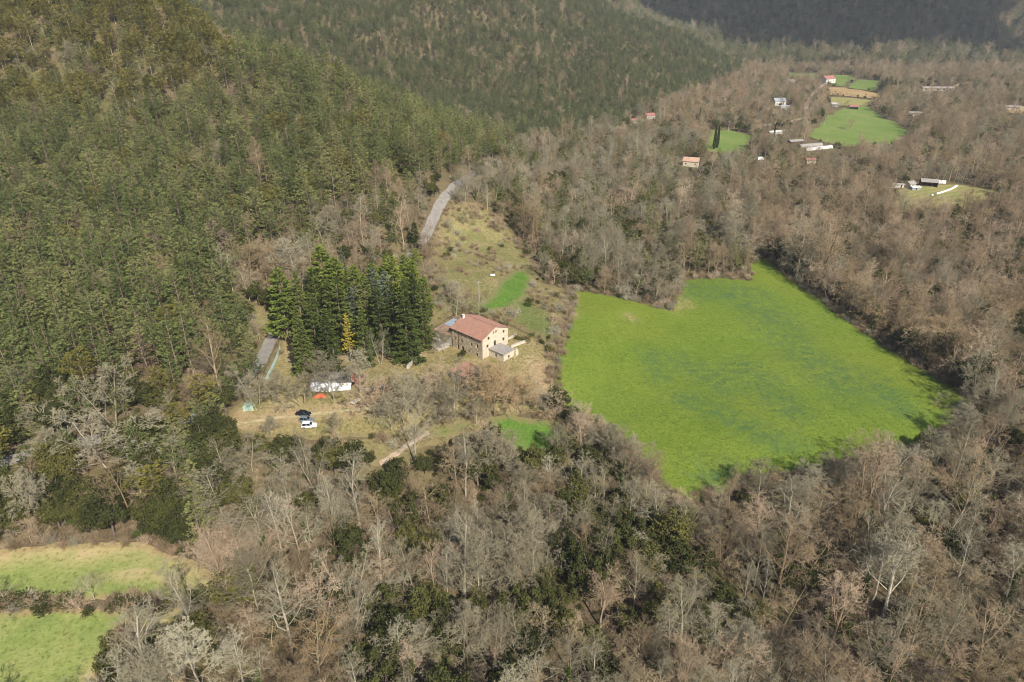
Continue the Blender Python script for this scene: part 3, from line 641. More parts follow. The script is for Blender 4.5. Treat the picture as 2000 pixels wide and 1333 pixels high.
for s in (-1, 1):
    MB().tube([(0, s * 1.0, .35), (0, s * 1.18, .35)], [.35, .35], 14).build('wheel', M_tyre, cart)
q = ground(486, 800); gb = thing('tarpaulin_box', 'pale green tarpaulin covered box where the lane meets the lawn', 'box', (*q,), R(12))
MB().prism([(-1.5, 0), (1.5, 0), (1.45, 1.5), (.9, 1.9), (-.9, 1.95), (-1.45, 1.5)], -.9, .9).build('cover', M_palegreen, gb); MB().box(-1.6, 1.6, -1, 1, -.3, .08).build('pallet', M_palewood, gb)
# turquoise fence by the lane
fp = [g(548, 684), g(540, 706), g(531, 726), g(520, 748)]; fl = densify(fp, 2.2, False)
fe = thing('fence', 'turquoise panel fence between the lane and the lawn', 'fence', (*fl[0], 0))
for i, (a, b) in enumerate(zip(fl[:-1], fl[1:])):
    d = nrm3(b - a); n_ = np.array([-d[1], d[0]]) * .02; za, zb = float(height(*a)), float(height(*b)); o = fl[0]
    k = 7
    for j in range(k):
        s0, s1 = a + (b - a) * (j + .12) / k - o, a + (b - a) * (j + .88) / k - o; z = za + (zb - za) * (j + .5) / k
        MB().add([(*(s0 - n_), z + .15), (*(s1 - n_), z + .15), (*(s1 + n_), z + .15), (*(s0 + n_), z + .15), (*(s0 - n_), z + 1.75), (*(s1 - n_), z + 1.75), (*(s1 + n_), z + 1.75), (*(s0 + n_), z + 1.75)], [(0, 3, 2, 1), (4, 5, 6, 7), (0, 1, 5, 4), (1, 2, 6, 5), (2, 3, 7, 6), (3, 0, 4, 7)]).build('slat', M_turq, fe)
    a = a - o; MB().box(a[0] - .05, a[0] + .05, a[1] - .05, a[1] + .05, za - .3, za + 1.9).build('post', M_metal, fe)
    b = b - o
    for zz in (.5, 1.4): MB().add([(a[0], a[1], za + zz), (b[0], b[1], zb + zz), (b[0], b[1], zb + zz + .08), (a[0], a[1], za + zz + .08), (a[0] + .04, a[1] + .04, za + zz), (b[0] + .04, b[1] + .04, zb + zz), (b[0] + .04, b[1] + .04, zb + zz + .08), (a[0] + .04, a[1] + .04, za + zz + .08)], [(0, 1, 2, 3), (4, 7, 6, 5), (3, 2, 6, 7), (0, 4, 5, 1)]).build('rail', M_metal, fe)

def car(label, px, py, rz, paint, L=4.4, Wd=1.8, H_=1.5, suv=False):
    q = ground(px, py); e = thing('parked_car', label, 'car', (*q,), rz, 'cars parked on the lawn'); w = Wd / 2; hb = .86 if suv else .78
    # lower body: stations along x, each a bevelled cross-section
    st = [(-L / 2, .55, .34, .74), (-L / 2 + .25, .9, .28, hb), (-L * .2, 1, .26, hb + .03), (L * .18, 1, .26, hb + .02), (L * .36, .98, .26, hb - .06), (L / 2 - .14, .9, .28, hb - .16), (L / 2, .62, .36, .56)]
    V, F = [], []
    for x, s, z0, z1 in st: V += [(x, -w * s, z0 + .06), (x, -w * s, z1 - .16), (x, -w * s * .93, z1), (x, w * s * .93, z1), (x, w * s, z1 - .16), (x, w * s, z0 + .06), (x, w * s * .9, z0), (x, -w * s * .9, z0)]
    for i in range(len(st) - 1):
        for j in range(8): F.append((i * 8 + j, i * 8 + (j + 1) % 8, i * 8 + 8 + (j + 1) % 8, i * 8 + 8 + j))
    F += [tuple(range(8))[::-1], tuple(range((len(st) - 1) * 8, len(st) * 8))]
    b = MB().add(V, F).build('body', paint, e, smooth=False)
    # cabin glass and roof
    r0, r1 = (-L / 2 + .35, L * .2) if suv else (-L * .34, L * .19); t0, t1 = (-L / 2 + .6, L * .06) if suv else (-L * .22, L * .05)
    MB().add([(r0, -w * .9, hb - .02), (r1, -w * .9, hb - .02), (r1, w * .9, hb - .02), (r0, w * .9, hb - .02), (t0, -w * .74, H_ - .06), (t1, -w * .74, H_ - .06), (t1, w * .74, H_ - .06), (t0, w * .74, H_ - .06)], [(0, 3, 2, 1), (4, 5, 6, 7), (0, 1, 5, 4), (1, 2, 6, 5), (2, 3, 7, 6), (3, 0, 4, 7)]).build('windows', M_glass, e)
    rf = MB().add([(t0 - .12, -w * .76, H_ - .06), (t1 + .1, -w * .76, H_ - .06), (t1 + .1, w * .76, H_ - .06), (t0 - .12, w * .76, H_ - .06), (t0, -w * .66, H_), (t1 - .05, -w * .66, H_), (t1 - .05, w * .66, H_), (t0, w * .66, H_)], [(0, 3, 2, 1), (4, 5, 6, 7), (0, 1, 5, 4), (1, 2, 6, 5), (2, 3, 7, 6), (3, 0, 4, 7)]).build('roof', paint, e)
    for s in (-1, 1):
        for xb, xt in ((r1, t1), ((r0 + r1) / 2, (t0 + t1) / 2), (r0, t0)): MB().tube([(xb, s * w * .905, hb), (xt, s * w * .75, H_ - .05)], [.05, .05], 4).build('pillar', paint, e)
        MB().box(L * .13, L * .18, s * (w + .09) - .09, s * (w + .09) + .09, hb, hb + .14).build('mirror', paint, e)
        MB().box(L / 2 - .12, L / 2 - .02, s * w * .62 - .17, s * w * .62 + .17, .52, .64).build('headlight', M_lamp, e)
        MB().box(-L / 2 - .0, -L / 2 + .1, s * w * .5 - .14, s * w * .5 + .14, .6, .76).build('taillight', M_red, e)
        for x in (-L * .3, L * .31):
            wh = MB().tube([(x, s * (w - .2), .32), (x, s * (w + .02), .32)], [.32, .32], 16).build('wheel', M_tyre, e); MB().tube([(x, s * (w + .0), .32), (x, s * (w + .035), .32)], [.19, .17], 10).build('rim', M_metal, wh)
    CLEARSPOTS.append((q[0], q[1], 3)); return e
car('black car, farthest of the three parked on the lawn', 593, 811, R(-3), mat_paint('black paint', (.012, .014, .018)), 4.6, 1.85, 1.5)
car('silver blue car between the black and the white one', 599, 823, R(-4), mat_paint('silver blue paint', (.27, .33, .36), .5), 4.3, 1.8, 1.55, True)
car('white car, nearest of the three parked on the lawn', 604, 834, R(4), mat_paint('white paint', (.78, .79, .79)), 4.5, 1.85, 1.62, True)
CLEARSPOTS.append((*g(620, 770), 4)); CLEARSPOTS.append((*g(490, 780), 4))

# ------------------------------------------------------------------ buildings of the far valley
def cottage(name, label, cat, px, py, w, d, h, rise, rz, wall, roof, ops=((-.3, .5, 1.0, 1.1), (.3, .5, 1.0, 1.1)), clear=None, open_front=False):
    q = ground(px, py); e = thing(name, label, cat, (q[0], q[1], q[2]), rz); m = MB(); x, y = w / 2, d / 2
    oo = [(x + s * w, h * z, ww, hh) for s, z, ww, hh in ops]
    A = [] if open_front else facade(m, (-x, -y), (x, -y), -1, h, oo)
    if open_front:
        for i in range(4): xx = -x + w * i / 3; MB().box(xx - .1, xx + .1, -y - .0, -y + .2, -.5, h).build('post', M_wood, e)
    facade(m, (x, -y), (x, y), -1, h, []); facade(m, (x, y), (-x, y), -1, h, []); facade(m, (-x, y), (-x, -y), -1, h, [])
    for s in (-1, 1): m.add([(s * x, -y, h), (s * x, y, h), (s * x, 0, h + rise)], [(0, 1, 2)])
    m.build('wall', wall, e); windows(A, e)
    m = MB(); o = .5; k = rise / y
    tiled_slope(m, (-x - o, -y - o, h - o * k + .08), (x + o, -y - o, h - o * k + .08), (-x - o, 0, h + rise + .08), (x + o, 0, h + rise + .08), .6); tiled_slope(m, (x + o, y + o, h - o * k + .08), (-x - o, y + o, h - o * k + .08), (x + o, 0, h + rise + .08), (-x - o, 0, h + rise + .08), .6); m.build('roof', roof, e)
    CLEARSPOTS.append((q[0], q[1], clear or max(w, d) * .6)); CLEARSPOTS.append((q[0] - .3 * (w), q[1] - d, (clear or max(w, d) * .6) * .9)); return e
cottage('farmhouse', 'red roofed white farmhouse beside the far green fields', 'house', 1615, 162, 20, 13, 6, 4, R(28), M_whitewash, M_rust, ((-.3, .6, 1.6, 1.8), (0, .3, 1.6, 2.6), (.3, .6, 1.6, 1.8)), 15)
cottage('shed', 'small pale shed left of the red roofed farmhouse', 'shed', 1546, 165, 12, 8, 4, 2.5, R(-60), M_conc, M_greyroof, clear=9)
cottage('house', 'grey-white roofed house among trees beside the far lane', 'house', 1520, 206, 13, 9, 5, 3, R(8), M_whitewash, M_metal, clear=11)
cottage('shed', 'small white shed below the grey-white roofed house', 'shed', 1532, 214, 9, 6, 3.2, 1.4, R(-6), M_whitewash, M_metal, clear=8)
cottage('barn', 'small red roofed open barn at the top of the long green field', 'barn', 1666, 214, 9, 6, 3.4, 1.6, R(-12), M_whitewash, M_rust, clear=6, open_front=True)
cottage('shed', 'blue-white shed beside the small red roofed barn', 'shed', 1628, 208, 8, 6, 2.8, 1.2, R(10), M_bluegrey, M_tatter, clear=6)
cottage('house', 'dusty pink roofed house in the mid valley wood', 'house', 1349, 324, 11, 8, 4, 2.2, R(-20), M_render, mat_tile('faded pink tiles', [(.2, (.38, .22, .15)), (.8, (.55, .38, .28))]), clear=9)
cottage('cabin', 'small red roofed cabin at the foot of the second hill', 'cabin', 1268, 232, 9, 7, 3.4, 2, R(15), M_whitewash, M_rust, clear=9)
cottage('cabin', 'tiny pale shelter left of the red roofed cabin', 'cabin', 1240, 240, 6, 5, 2.6, 1.2, R(-10), M_conc, M_rust, clear=6)
cottage('shed', 'long white roofed shed behind the single cypress', 'shed', 1516, 262, 19, 4, 2.4, .8, R(24), M_whitewash, M_tatter, clear=8)
cottage('shed', 'small pink roofed hut below the greenhouses', 'shed', 1581, 318, 7, 5, 2.6, 1.0, R(5), M_render, M_rust, clear=7)
cottage('shed', 'dark shed with pale roof left of the greenhouses', 'shed', 1552, 282, 13, 6, 3, 1.0, R(18), M_wood, M_greyroof, clear=8)
cottage('barn', 'dark open barn with grey roof at the hay field', 'barn', 1812, 364, 10, 7, 3.6, 1.4, R(-18), M_wood, M_greyroof, clear=7, open_front=True)
cottage('shed', 'small grey gabled hut at the hay field', 'shed', 1776, 366, 5, 5, 2.8, 1.5, R(20), M_render, M_greyroof, ((0, .4, .9, 1.8),), clear=5)
cottage('shed', 'low white roofed shelter beside the grey gabled hut', 'shed', 1786, 371, 6, 3.5, 2, .6, R(8), M_bluegrey, M_tatter, ((0, .4, .9, 1.4),), clear=4)
cottage('container', 'pale container at the left end of the hay yard', 'container', 1751, 367, 8, 2.6, 2.6, .15, R(-6), M_whitewash, M_tatter, ((.3, .5, 1, 2),), clear=5)
cottage('shed', 'long grey farm building on the far valley floor', 'building', 1828, 177, 40, 10, 3.5, 1.6, R(-4), M_conc, M_greyroof, ((-.4, .5, 3, 2), (-.2, .5, 3, 2), (0, .5, 3, 2), (.2, .5, 3, 2), (.4, .5, 3, 2)), 20)
cottage('shed', 'low pale roofed building beyond the long field', 'building', 1786, 226, 14, 8, 3, 1.2, R(-5), M_conc, M_greyroof, clear=10)
cottage('shed', 'low grey building at the right frame edge of the valley', 'building', 1972, 214, 20, 8, 3, 1.5, R(-24), M_conc, M_greyroof, clear=12)
q = ground(1838, 360); tr_ = thing('trailer', 'white trailer beside the dark open barn', 'trailer', (*q,), R(-10)); MB().box(-2.4, 2.4, -1.1, 1.1, .6, 2.6).build('box_body', M_white, tr_)
for s in (-1, 1): MB().tube([(.2, s * .95, .4), (.2, s * 1.15, .4)], [.4, .4], 12).build('wheel', M_tyre, tr_)
MB().box(-3.6, -2.4, -.08, .08, .5, .62).build('drawbar', M_metal, tr_)
# wrapped bales: a long white tube and one bale apart
a, b = ground(1829, 381), ground(1866, 366); n_b = 15
bl = thing('silage_tube', 'long row of bales wrapped in white plastic on the hay field', 'silage bales', (*a,))
for i in range(n_b):
    t = i / (n_b - 1); c = (a + (b - a) * t) - a; c[0] += 1.6 * math.sin(t * math.pi); d = nrm3(b - a); nxt = c + d * np.linalg.norm(b - a) / n_b * .98
    MB().tube([(c[0], c[1], c[2] + .62), (c[0] + (nxt[0] - c[0]) * .1, c[1] + (nxt[1] - c[1]) * .1, c[2] + .66), (c[0] + (nxt[0] - c[0]) * .9, c[1] + (nxt[1] - c[1]) * .9, c[2] + .66), (nxt[0], nxt[1], c[2] + .62)], [.5, .68, .68, .5], 12).build('bale', M_white, bl, smooth=True)
q = ground(1820, 384); o = MB().tube([(-.6, 0, .6), (-.5, 0, .65), (.5, 0, .65), (.6, 0, .6)], [.5, .66, .66, .5], 12).build('bale', M_white, None, q, R(20)); tag(o, 'single white wrapped bale at the near end of the row', 'bale')
q = ground(1485, 313); vn = thing('parked_van', 'white van with a pale green roof parked below the cypress', 'van', (*q,), R(10))
MB().prism([(-2.6, .5), (2.4, .5), (2.6, 1.1), (1.9, 1.5), (1.4, 2.35), (-2.5, 2.4), (-2.6, 1.2)], -1.0, 1.0).build('body', M_white, vn); MB().prism([(1.42, 1.55), (1.85, 1.55), (1.42, 2.2)], -1.02, 1.02).build('windscreen', M_glass, vn); MB().box(-2.5, 1.4, -.98, .98, 2.4, 2.5).build('roof', M_palegreen, vn)
for x in (-1.6, 1.6):
    for s in (-1, 1): MB().tube([(x, s * .85, .36), (x, s * 1.04, .36)], [.36, .36], 12).build('wheel', M_tyre, vn)
CLEARSPOTS.append((q[0], q[1], 7)); CLEARSPOTS.append((q[0], q[1] - 8, 6))
def greenhouse(label, px, py, L, rz, w=5):
    q = ground(px, py); e = thing('greenhouse', label, 'greenhouse', (*q,), rz); prof = [(w / 2 * math.cos(t), 2.4 * math.sin(t)) for t in np.linspace(0, math.pi, 9)]
    m = MB()
    V = [(x, y, z) for y in (-L / 2, L / 2) for x, z in prof]; m.add(V, [(i, i + 1, i + 10, i + 9) for i in range(8)] + [tuple(range(9))[::-1]]); m.build('cover', M_tatter if 'white' in label else M_greyroof, e)
    for i in range(6):
        y = -L / 2 + L * i / 5; MB().tube([(x * 1.01, y, z * 1.01) for x, z in prof], [.05] * 9, 4).build('hoop', M_metal, e)
    CLEARSPOTS.append((q[0], q[1], 11)); CLEARSPOTS.append((q[0] + 8, q[1] + 3, 9)); CLEARSPOTS.append((q[0] - 3, q[1] - 12, 9)); CLEARSPOTS.append((q[0] + 10, q[1] - 12, 8))
greenhouse('tattered grey tunnel greenhouse, farther of the two', 1582, 286, 24, R(-70)); greenhouse('tattered white tunnel greenhouse, nearer of the two', 1598, 292, 30, R(-66), 4)
def pole(label, px, py, h):
    q = ground(px, py); e = thing('power_pole', label, 'pole', (*q,)); MB().tube([(0, 0, -.5), (0, 0, h)], [.16, .10], 8).build('shaft', M_conc, e); MB().box(-.9, .9, -.06, .06, h - .6, h - .45).build('crossarm', M_metal, e)
pole('concrete power pole at the edge of the long far field', 1609, 248, 11); pole('pale power pole beside the paired cypresses', 1422, 258, 10); pole('thin wooden pole on the meadow above the farmhouse', 936, 592, 9)
q = ground(962, 539); tr_ = thing('water_trough', 'small pale water trough on the meadow', 'trough', (*q,), R(15)); m = MB(); m.box(-1.0, 1.0, -.45, -.35, -.2, .6); m.box(-1.0, 1.0, .35, .45, -.2, .6); m.box(-1.0, -.9, -.35, .35, -.2, .6); m.box(.9, 1.0, -.35, .35, -.2, .6); m.build('basin', M_white, tr_); MB().box(-.9, .9, -.35, .35, .3, .36).build('water', M_dark, tr_)

# ------------------------------------------------------------------ tree kinds
BARK_STOPS = {
    'grey':  [(.1, (0.200, 0.178, 0.120)), (.5, (0.293, 0.264, 0.178)), (.9, (0.409, 0.376, 0.263))],
    'pale':  [(.1, (.30, .265, .20)), (.5, (.40, .36, .28)), (.9, (.50, .455, .36))],
    'brown': [(.1, (0.166, 0.124, 0.074)), (.5, (0.249, 0.187, 0.114)), (.9, (0.355, 0.280, 0.175))],
    'pink':  [(.1, (0.249, 0.182, 0.117)), (.5, (0.342, 0.254, 0.168)), (.9, (0.446, 0.345, 0.236))],
    'orange': [(.1, (.27, .19, .10)), (.5, (.36, .26, .145)), (.9, (.44, .34, .2))],
    'greytwig': [(.1, (0.159, 0.138, 0.090)), (.5, (0.239, 0.208, 0.138)), (.9, (0.327, 0.294, 0.203))],
    'dark':  [(.1, (.09, .07, .055)), (.5, (.15, .115, .09)), (.9, (.22, .18, .145))]}
BARK = {k: mat_bark('bark ' + k, v) for k, v in BARK_STOPS.items()}
M_pinebark = mat_bark('pine bark', [(.1, (.16, .115, .085)), (.9, (.30, .23, .18))])
LEAF = {
    'pine':   mat_leaf('pine needles', [(.05, (0.084, 0.111, 0.038)), (.35, (0.137, 0.166, 0.055)), (.65, (0.192, 0.211, 0.073)), (.95, (0.268, 0.260, 0.103))]),
    'slim':   mat_leaf('haze toned pine needles', [(.05, (.082, .105, .045)), (.5, (.125, .148, .065)), (.95, (.175, .185, .09))]),  # paler and bluish: distance haze over the second hill put into the needle colour
    'olive':  mat_leaf('olive pine needles', [(.05, (0.121, 0.115, 0.028)), (.5, (0.177, 0.160, 0.039)), (.95, (0.233, 0.200, 0.058))]),
    'dead':   mat_leaf('thin browning needles', [(.05, (0.171, 0.116, 0.079)), (.5, (0.220, 0.154, 0.110)), (.95, (0.259, 0.198, 0.149))]),
    'oak':    mat_leaf('evergreen oak leaves', [(.05, (0.048, 0.056, 0.021)), (.4, (0.078, 0.084, 0.028)), (.75, (0.114, 0.115, 0.038)), (.98, (0.175, 0.157, 0.046))]),
    'fir':    mat_leaf('fir needles', [(.05, (0.048, 0.066, 0.020)), (.5, (0.094, 0.123, 0.033)), (.95, (0.159, 0.179, 0.050))]),
    'cedar':  mat_leaf('blue grey cedar needles', [(.05, (0.093, 0.121, 0.077)), (.95, (0.152, 0.177, 0.116))]),
    'bright': mat_leaf('bright green needles', [(.05, (0.135, 0.185, 0.035)), (.95, (0.231, 0.264, 0.055))]),
    'larch':  mat_leaf('yellow larch needles', [(.05, (.36, .28, .025)), (.95, (.50, .40, .05))]),
    'cypress': mat_leaf('cypress scale leaves', [(.05, (.035, .05, .017)), (.95, (.06, .075, .026))]),
    'ivy':    mat_leaf('ivy leaves', [(.05, (.05, .085, .018)), (.95, (.10, .145, .035))]),
    'blossom': mat_leaf('pale grey scrub twigs', [(.05, (.36, .32, .26)), (.95, (.50, .45, .38))])}

def nrm(v): return v / (np.linalg.norm(v) + 1e-9)
def strips(mb, P0, P1, w0, w1, rng):
    """thin flat twigs, one quad each"""
    P0 = np.asarray(P0); P1 = np.asarray(P1); n = len(P0)
    if not n: return
    d = P1 - P0; d /= np.linalg.norm(d, axis=1)[:, None] + 1e-9
    a = np.cross(d, rng.normal(size=(n, 3))); a /= np.linalg.norm(a, axis=1)[:, None] + 1e-9
    w0 = np.asarray(w0)[:, None]; w1 = np.asarray(w1)[:, None]
    V = np.stack([P0 - a * w0, P0 + a * w0, P1 + a * w1, P1 - a * w1], 1).reshape(-1, 3)
    mb.add(V, np.arange(4 * n).reshape(-1, 4))
def cards(mb, P, size, rng, flat=.0, up=None, asp=.5, tri=True, dirs=None):
    """small leaf faces at points P"""
    P = np.asarray(P); n = len(P)
    if not n: return
    a = rng.normal(size=(n, 3)) if dirs is None else dirs + rng.normal(size=(n, 3)) * .35
    a[:, 2] *= (1 - flat)
    a /= np.linalg.norm(a, axis=1)[:, None] + 1e-9
    nn = rng.normal(size=(n, 3)); nn[:, 2] += flat * 2
    if up is not None: nn = nn * .6 + up
    b = np.cross(a, nn); b /= np.linalg.norm(b, axis=1)[:, None] + 1e-9
    s = (np.asarray(size) * rng.uniform(.6, 1.3, n))[:, None]
    if tri:
        V = np.stack([P - a * s * .5 - b * s * asp * .5, P - a * s * .5 + b * s * asp * .5, P + a * s * .6], 1).reshape(-1, 3); mb.add(V, np.arange(3 * n).reshape(-1, 3))
    else:
        V = np.stack([P - a * s * .5, P + b * s * asp * .5, P + a * s * .5, P - b * s * asp * .5], 1).reshape(-1, 3); mb.add(V, np.arange(4 * n).reshape(-1, 4))

def gen_bare(seed, H=14, spread=.55, base=.3, nl=10, up=.45, stems=1, dens=1.0, twig=.017, ivy=False, lean=0.0, radk=1.0):
    """leafless broadleaf: trunk with limbs, and a crown of fine branches"""
    rng = np.random.RandomState(seed); tr = MB(); cr = MB(); S0, S1, W0, W1 = [], [], [], []; iv = []
    def branch(p, d, L, r, lvl):
        k = 5 if lvl == 0 else 4 if lvl == 1 else 3 if lvl == 2 else 2
        pts = [p]; q = p.copy(); dd = d.copy()
        for i in range(k):
            dd = nrm(dd + rng.normal(size=3) * (.06, .16, .24, .3, .3)[lvl] + np.array([0, 0, (.05, .07, .05, .02, .0)[lvl] * up * 2]))
            q = q + dd * L / k; pts.append(q.copy())
        pts = np.array(pts); rad = np.linspace(r, r * (.35 if lvl else .3), k + 1)
        if lvl == 0: tr.tube(pts, rad, 6)
        elif lvl == 1: tr.tube(pts, rad, 4, cap=False)
        elif lvl == 2: cr.tube(pts, np.maximum(rad, twig), 3, cap=False)
        else:
            S0.extend(pts[:-1]); S1.extend(pts[1:]); W0.extend(np.maximum(rad[:-1], twig)); W1.extend(np.maximum(rad[1:], twig * .6))
        if lvl == 4: return
        n = (nl, 7, 6, 5)[lvl]; n = max(2, int(n * (dens if lvl else 1) + rng.uniform(-.5, .9)))
        for i in range(n):
            lo = base if lvl == 0 else .22
            t = lo + (1 - lo) * ((i + rng.uniform(.1, .9)) / n)
            f = t * k; j = min(int(f), k - 1); c = pts[j] + (pts[j + 1] - pts[j]) * (f - j)
            ax = nrm(pts[j + 1] - pts[j]); th = rng.uniform(0, 6.283) if lvl else i * 2.4 + rng.uniform(-.5, .5)
            u = nrm(np.cross(ax, rng.normal(size=3) if lvl else (math.cos(th), math.sin(th), 0)))
            ang = (rng.uniform(.75, 1.2) - (.45 * t if lvl == 0 else 0)) * (1.3 - up * .6) if lvl < 2 else rng.uniform(.45, 1.05)
            nd = nrm(ax * math.cos(ang) + u * math.sin(ang))
            LL = (spread * H * (1.05 - .62 * (t - base) / (1 - base + 1e-6)) * rng.uniform(.75, 1.15) if lvl == 0 else L * rng.uniform(.42, .62) * (1.1 - .45 * t))
            branch(c, nd, LL, (r * (1 - .6 * t)) * (.45 if lvl == 0 else .46), lvl + 1)
    for s in range(stems):
        a = s * 6.283 / max(stems, 1) + seed; o = np.array([math.cos(a), math.sin(a), 0]) * (.35 if stems > 1 else 0)
        d = nrm(np.array([math.cos(a) * (.28 if stems > 1 else lean), math.sin(a) * (.28 if stems > 1 else lean), 1.0]))
        Hs = H * rng.uniform(.82, 1.0) if s else H
        branch(o + np.array([0, 0, -.5]), d, Hs * .92, (.0105 * H + .02) * radk / (stems ** .4), 0)
        if ivy:
            n = 420; t = rng.uniform(0, .62, n); th = rng.uniform(0, 6.28, n); rr_ = rng.uniform(.15, .55, n) * (1.2 - t)
            iv.append(o + np.c_[np.cos(th) * rr_, np.sin(th) * rr_, t * H] + np.outer(t * H * .9, [d[0], d[1], 0]))
    strips(cr, S0, S1, W0, W1, rng)
    im = None
    if ivy: im = MB(); cards(im, np.concatenate(iv), .42, rng, asp=.8, tri=False)
    return tr, cr, im

def gen_pine(seed, H=11, cw=2.1, base=.3, nb=40, per=30, size=.62, droop=.0, tip=.3, power=1.15):
    """pine: bare lower trunk, tiers of needle sprays above"""
    rng = np.random.RandomState(seed); tr = MB(); cr = MB()
    bend = rng.normal(size=2) * .03 * H
    tp = np.array([[bend[0] * t * t, bend[1] * t * t, H * t - .4] for t in np.linspace(0, .97, 6)]); tr.tube(tp, np.linspace(.009 * H + .03, .03, 6), 5)
    S0, S1, W = [], [], []; P, D = [], []
    for i in range(nb):
        t = base + (1 - base) * (i + rng.uniform(0, 1)) / nb
        u = (t - base) / (1 - base)
        prof = (math.sin(min(1, u / tip) * math.pi / 2) if u < tip else 1 - ((u - tip) / (1 - tip)) ** power * .9)
        L = cw * max(.14, prof) * rng.uniform(.6, 1.2)
        th = i * 2.399 + rng.uniform(-.4, .4); d = np.array([math.cos(th), math.sin(th), .25 - droop + .35 * u + rng.normal() * .1])
        p0 = np.array([bend[0] * t * t, bend[1] * t * t, H * t - .4]); p1 = p0 + d * L
        S0.append(p0); S1.append(p1); W.append(.035)
        side = np.cross(d, (0, 0, 1)); pads = 1 + int(L > cw * .45) + int(L > cw * .8)
        for pd in range(pads):                              # flat pads of needles towards the branch end
            k = max(5, int(per * L / cw / pads)); c = p0 + d * L * (1.0 - .32 * pd) + side * rng.normal() * .14 * L
            g = rng.normal(size=(k, 3)) * np.array([.33, .33, .15]) * (.55 + .22 * L); P.append(c + g); D.append(np.tile(d, (k, 1)) + g * .8)
    strips(tr, S0, S1, W, [w * .4 for w in W], rng)
    P = np.concatenate(P); D = np.concatenate(D)
    cards(cr, P, size, rng, flat=.45, asp=.55, tri=False, dirs=D)
    return tr, cr, None

def gen_fir(seed, H=24, rw=3.6, n=64, per=30, size=.75, droop=.3, base=.04, power=.85, rag=.25):
    rng = np.random.RandomState(seed); tr = MB(); cr = MB()
    tr.tube([(0, 0, -.5), (0, 0, H * .5), (0, 0, H * .97)], [.014 * H, .008 * H, .03], 6)
    P, D, S0, S1 = [], [], [], []
    for i in range(n):
        u = (i + rng.uniform(0, 1)) / n; z = H * (base + (1 - base) * u)
        L = rw * (1 - u) ** power * rng.uniform(1 - rag, 1 + rag * .6) + .18
        th = i * 2.399 + rng.uniform(-.5, .5); d = np.array([math.cos(th), math.sin(th), -droop * (1 - u) + .25 * u])
        p0 = np.array([0, 0, z]); S0.append(p0); S1.append(p0 + d * L * .9)
        k = max(6, int(per * (L / rw) ** .8)); s = rng.uniform(.22, 1.0, k)[:, None] ** .7
        side = np.cross(d, (0, 0, 1.)); lat = rng.normal(size=(k, 1)) * .3 * L * (1.15 - s * .75)
        P.append(p0 + d * L * s + side * lat + np.c_[np.zeros(k), np.zeros(k), s[:, 0] ** 2 * .12 * L + rng.normal(size=k) * .12 - np.abs(lat[:, 0]) * .25]); D.append(np.tile(d, (k, 1)) + side * np.sign(lat) * .6)
    strips(tr, S0, S1, [.05] * n, [.02] * n, rng)
    cards(cr, np.concatenate(P), size, rng, flat=.25, asp=.5, tri=False, dirs=np.concatenate(D)); return tr, cr, None

def gen_oak(seed, H=8, rw=3.2, clumps=60, per=60, size=.38, base=.12):
    """evergreen oak: lumpy dense dome of small leaves"""
    rng = np.random.RandomState(seed); tr = MB(); cr = MB()
    tr.tube([(0, 0, -.4), (rng.normal() * .2, rng.normal() * .2, H * .3), (rng.normal() * .4, rng.normal() * .4, H * .62)], [.2, .16, .08], 6)
    P, N, S0, S1 = [], [], [], []
    lob = [(rng.uniform(-.38, .38) * rw, rng.uniform(-.38, .38) * rw, rng.uniform(.45, .72) * H, rng.uniform(.5, .8)) for _ in range(4)] + [(0, 0, .6 * H, .85)]
    for i in range(clumps):
        lx, ly, lz, ls = lob[i % len(lob)]
        v = rng.normal(size=3); v[2] = abs(v[2]) * .9 - .35; v = nrm(v)
        c = np.array([lx + v[0] * rw * ls, ly + v[1] * rw * ls, lz + v[2] * H * .42 * ls]) * rng.uniform(.9, 1.06); c[2] = max(c[2], base * H + .3)
        S0.append(np.array([lx * .4, ly * .4, lz * .7])); S1.append(c)
        g = rng.normal(size=(per, 3)); g /= np.linalg.norm(g, axis=1)[:, None]; rr_ = .20 * rw * rng.uniform(.75, 1.35)
        q = c + g * rr_ * rng.uniform(.55, 1.1, (per, 1)) * [1, 1, .8]; P.append(q); N.append(g + v * .6 + [0, 0, .3])
    strips(tr, S0, S1, [.05] * clumps, [.02] * clumps, rng)
    cards(cr, np.concatenate(P), size, rng, up=np.concatenate(N), asp=.75, tri=False); return tr, cr, None

def gen_cypress(seed, H=17, rw=1.15, n=2600):
    rng = np.random.RandomState(seed); tr = MB(); cr = MB(); tr.tube([(0, 0, -.4), (0, 0, H * .9)], [.22, .04], 6)
    u = rng.uniform(.03, 1, n); th = rng.uniform(0, 6.283, n); prof = np.minimum(1, (u / .18) ** .6) * (1 - u) ** .55
    r = rw * prof * (rng.uniform(.55, 1.02, n)) * (1 + .13 * np.sin(th * 5 + u * 14)) + .04
    P = np.c_[np.cos(th) * r, np.sin(th) * r, u * H]; D = np.c_[np.cos(th) * .25, np.sin(th) * .25, np.ones(n)]
    cards(cr, P, .5, rng, asp=.45, tri=False, dirs=D); return tr, cr, None

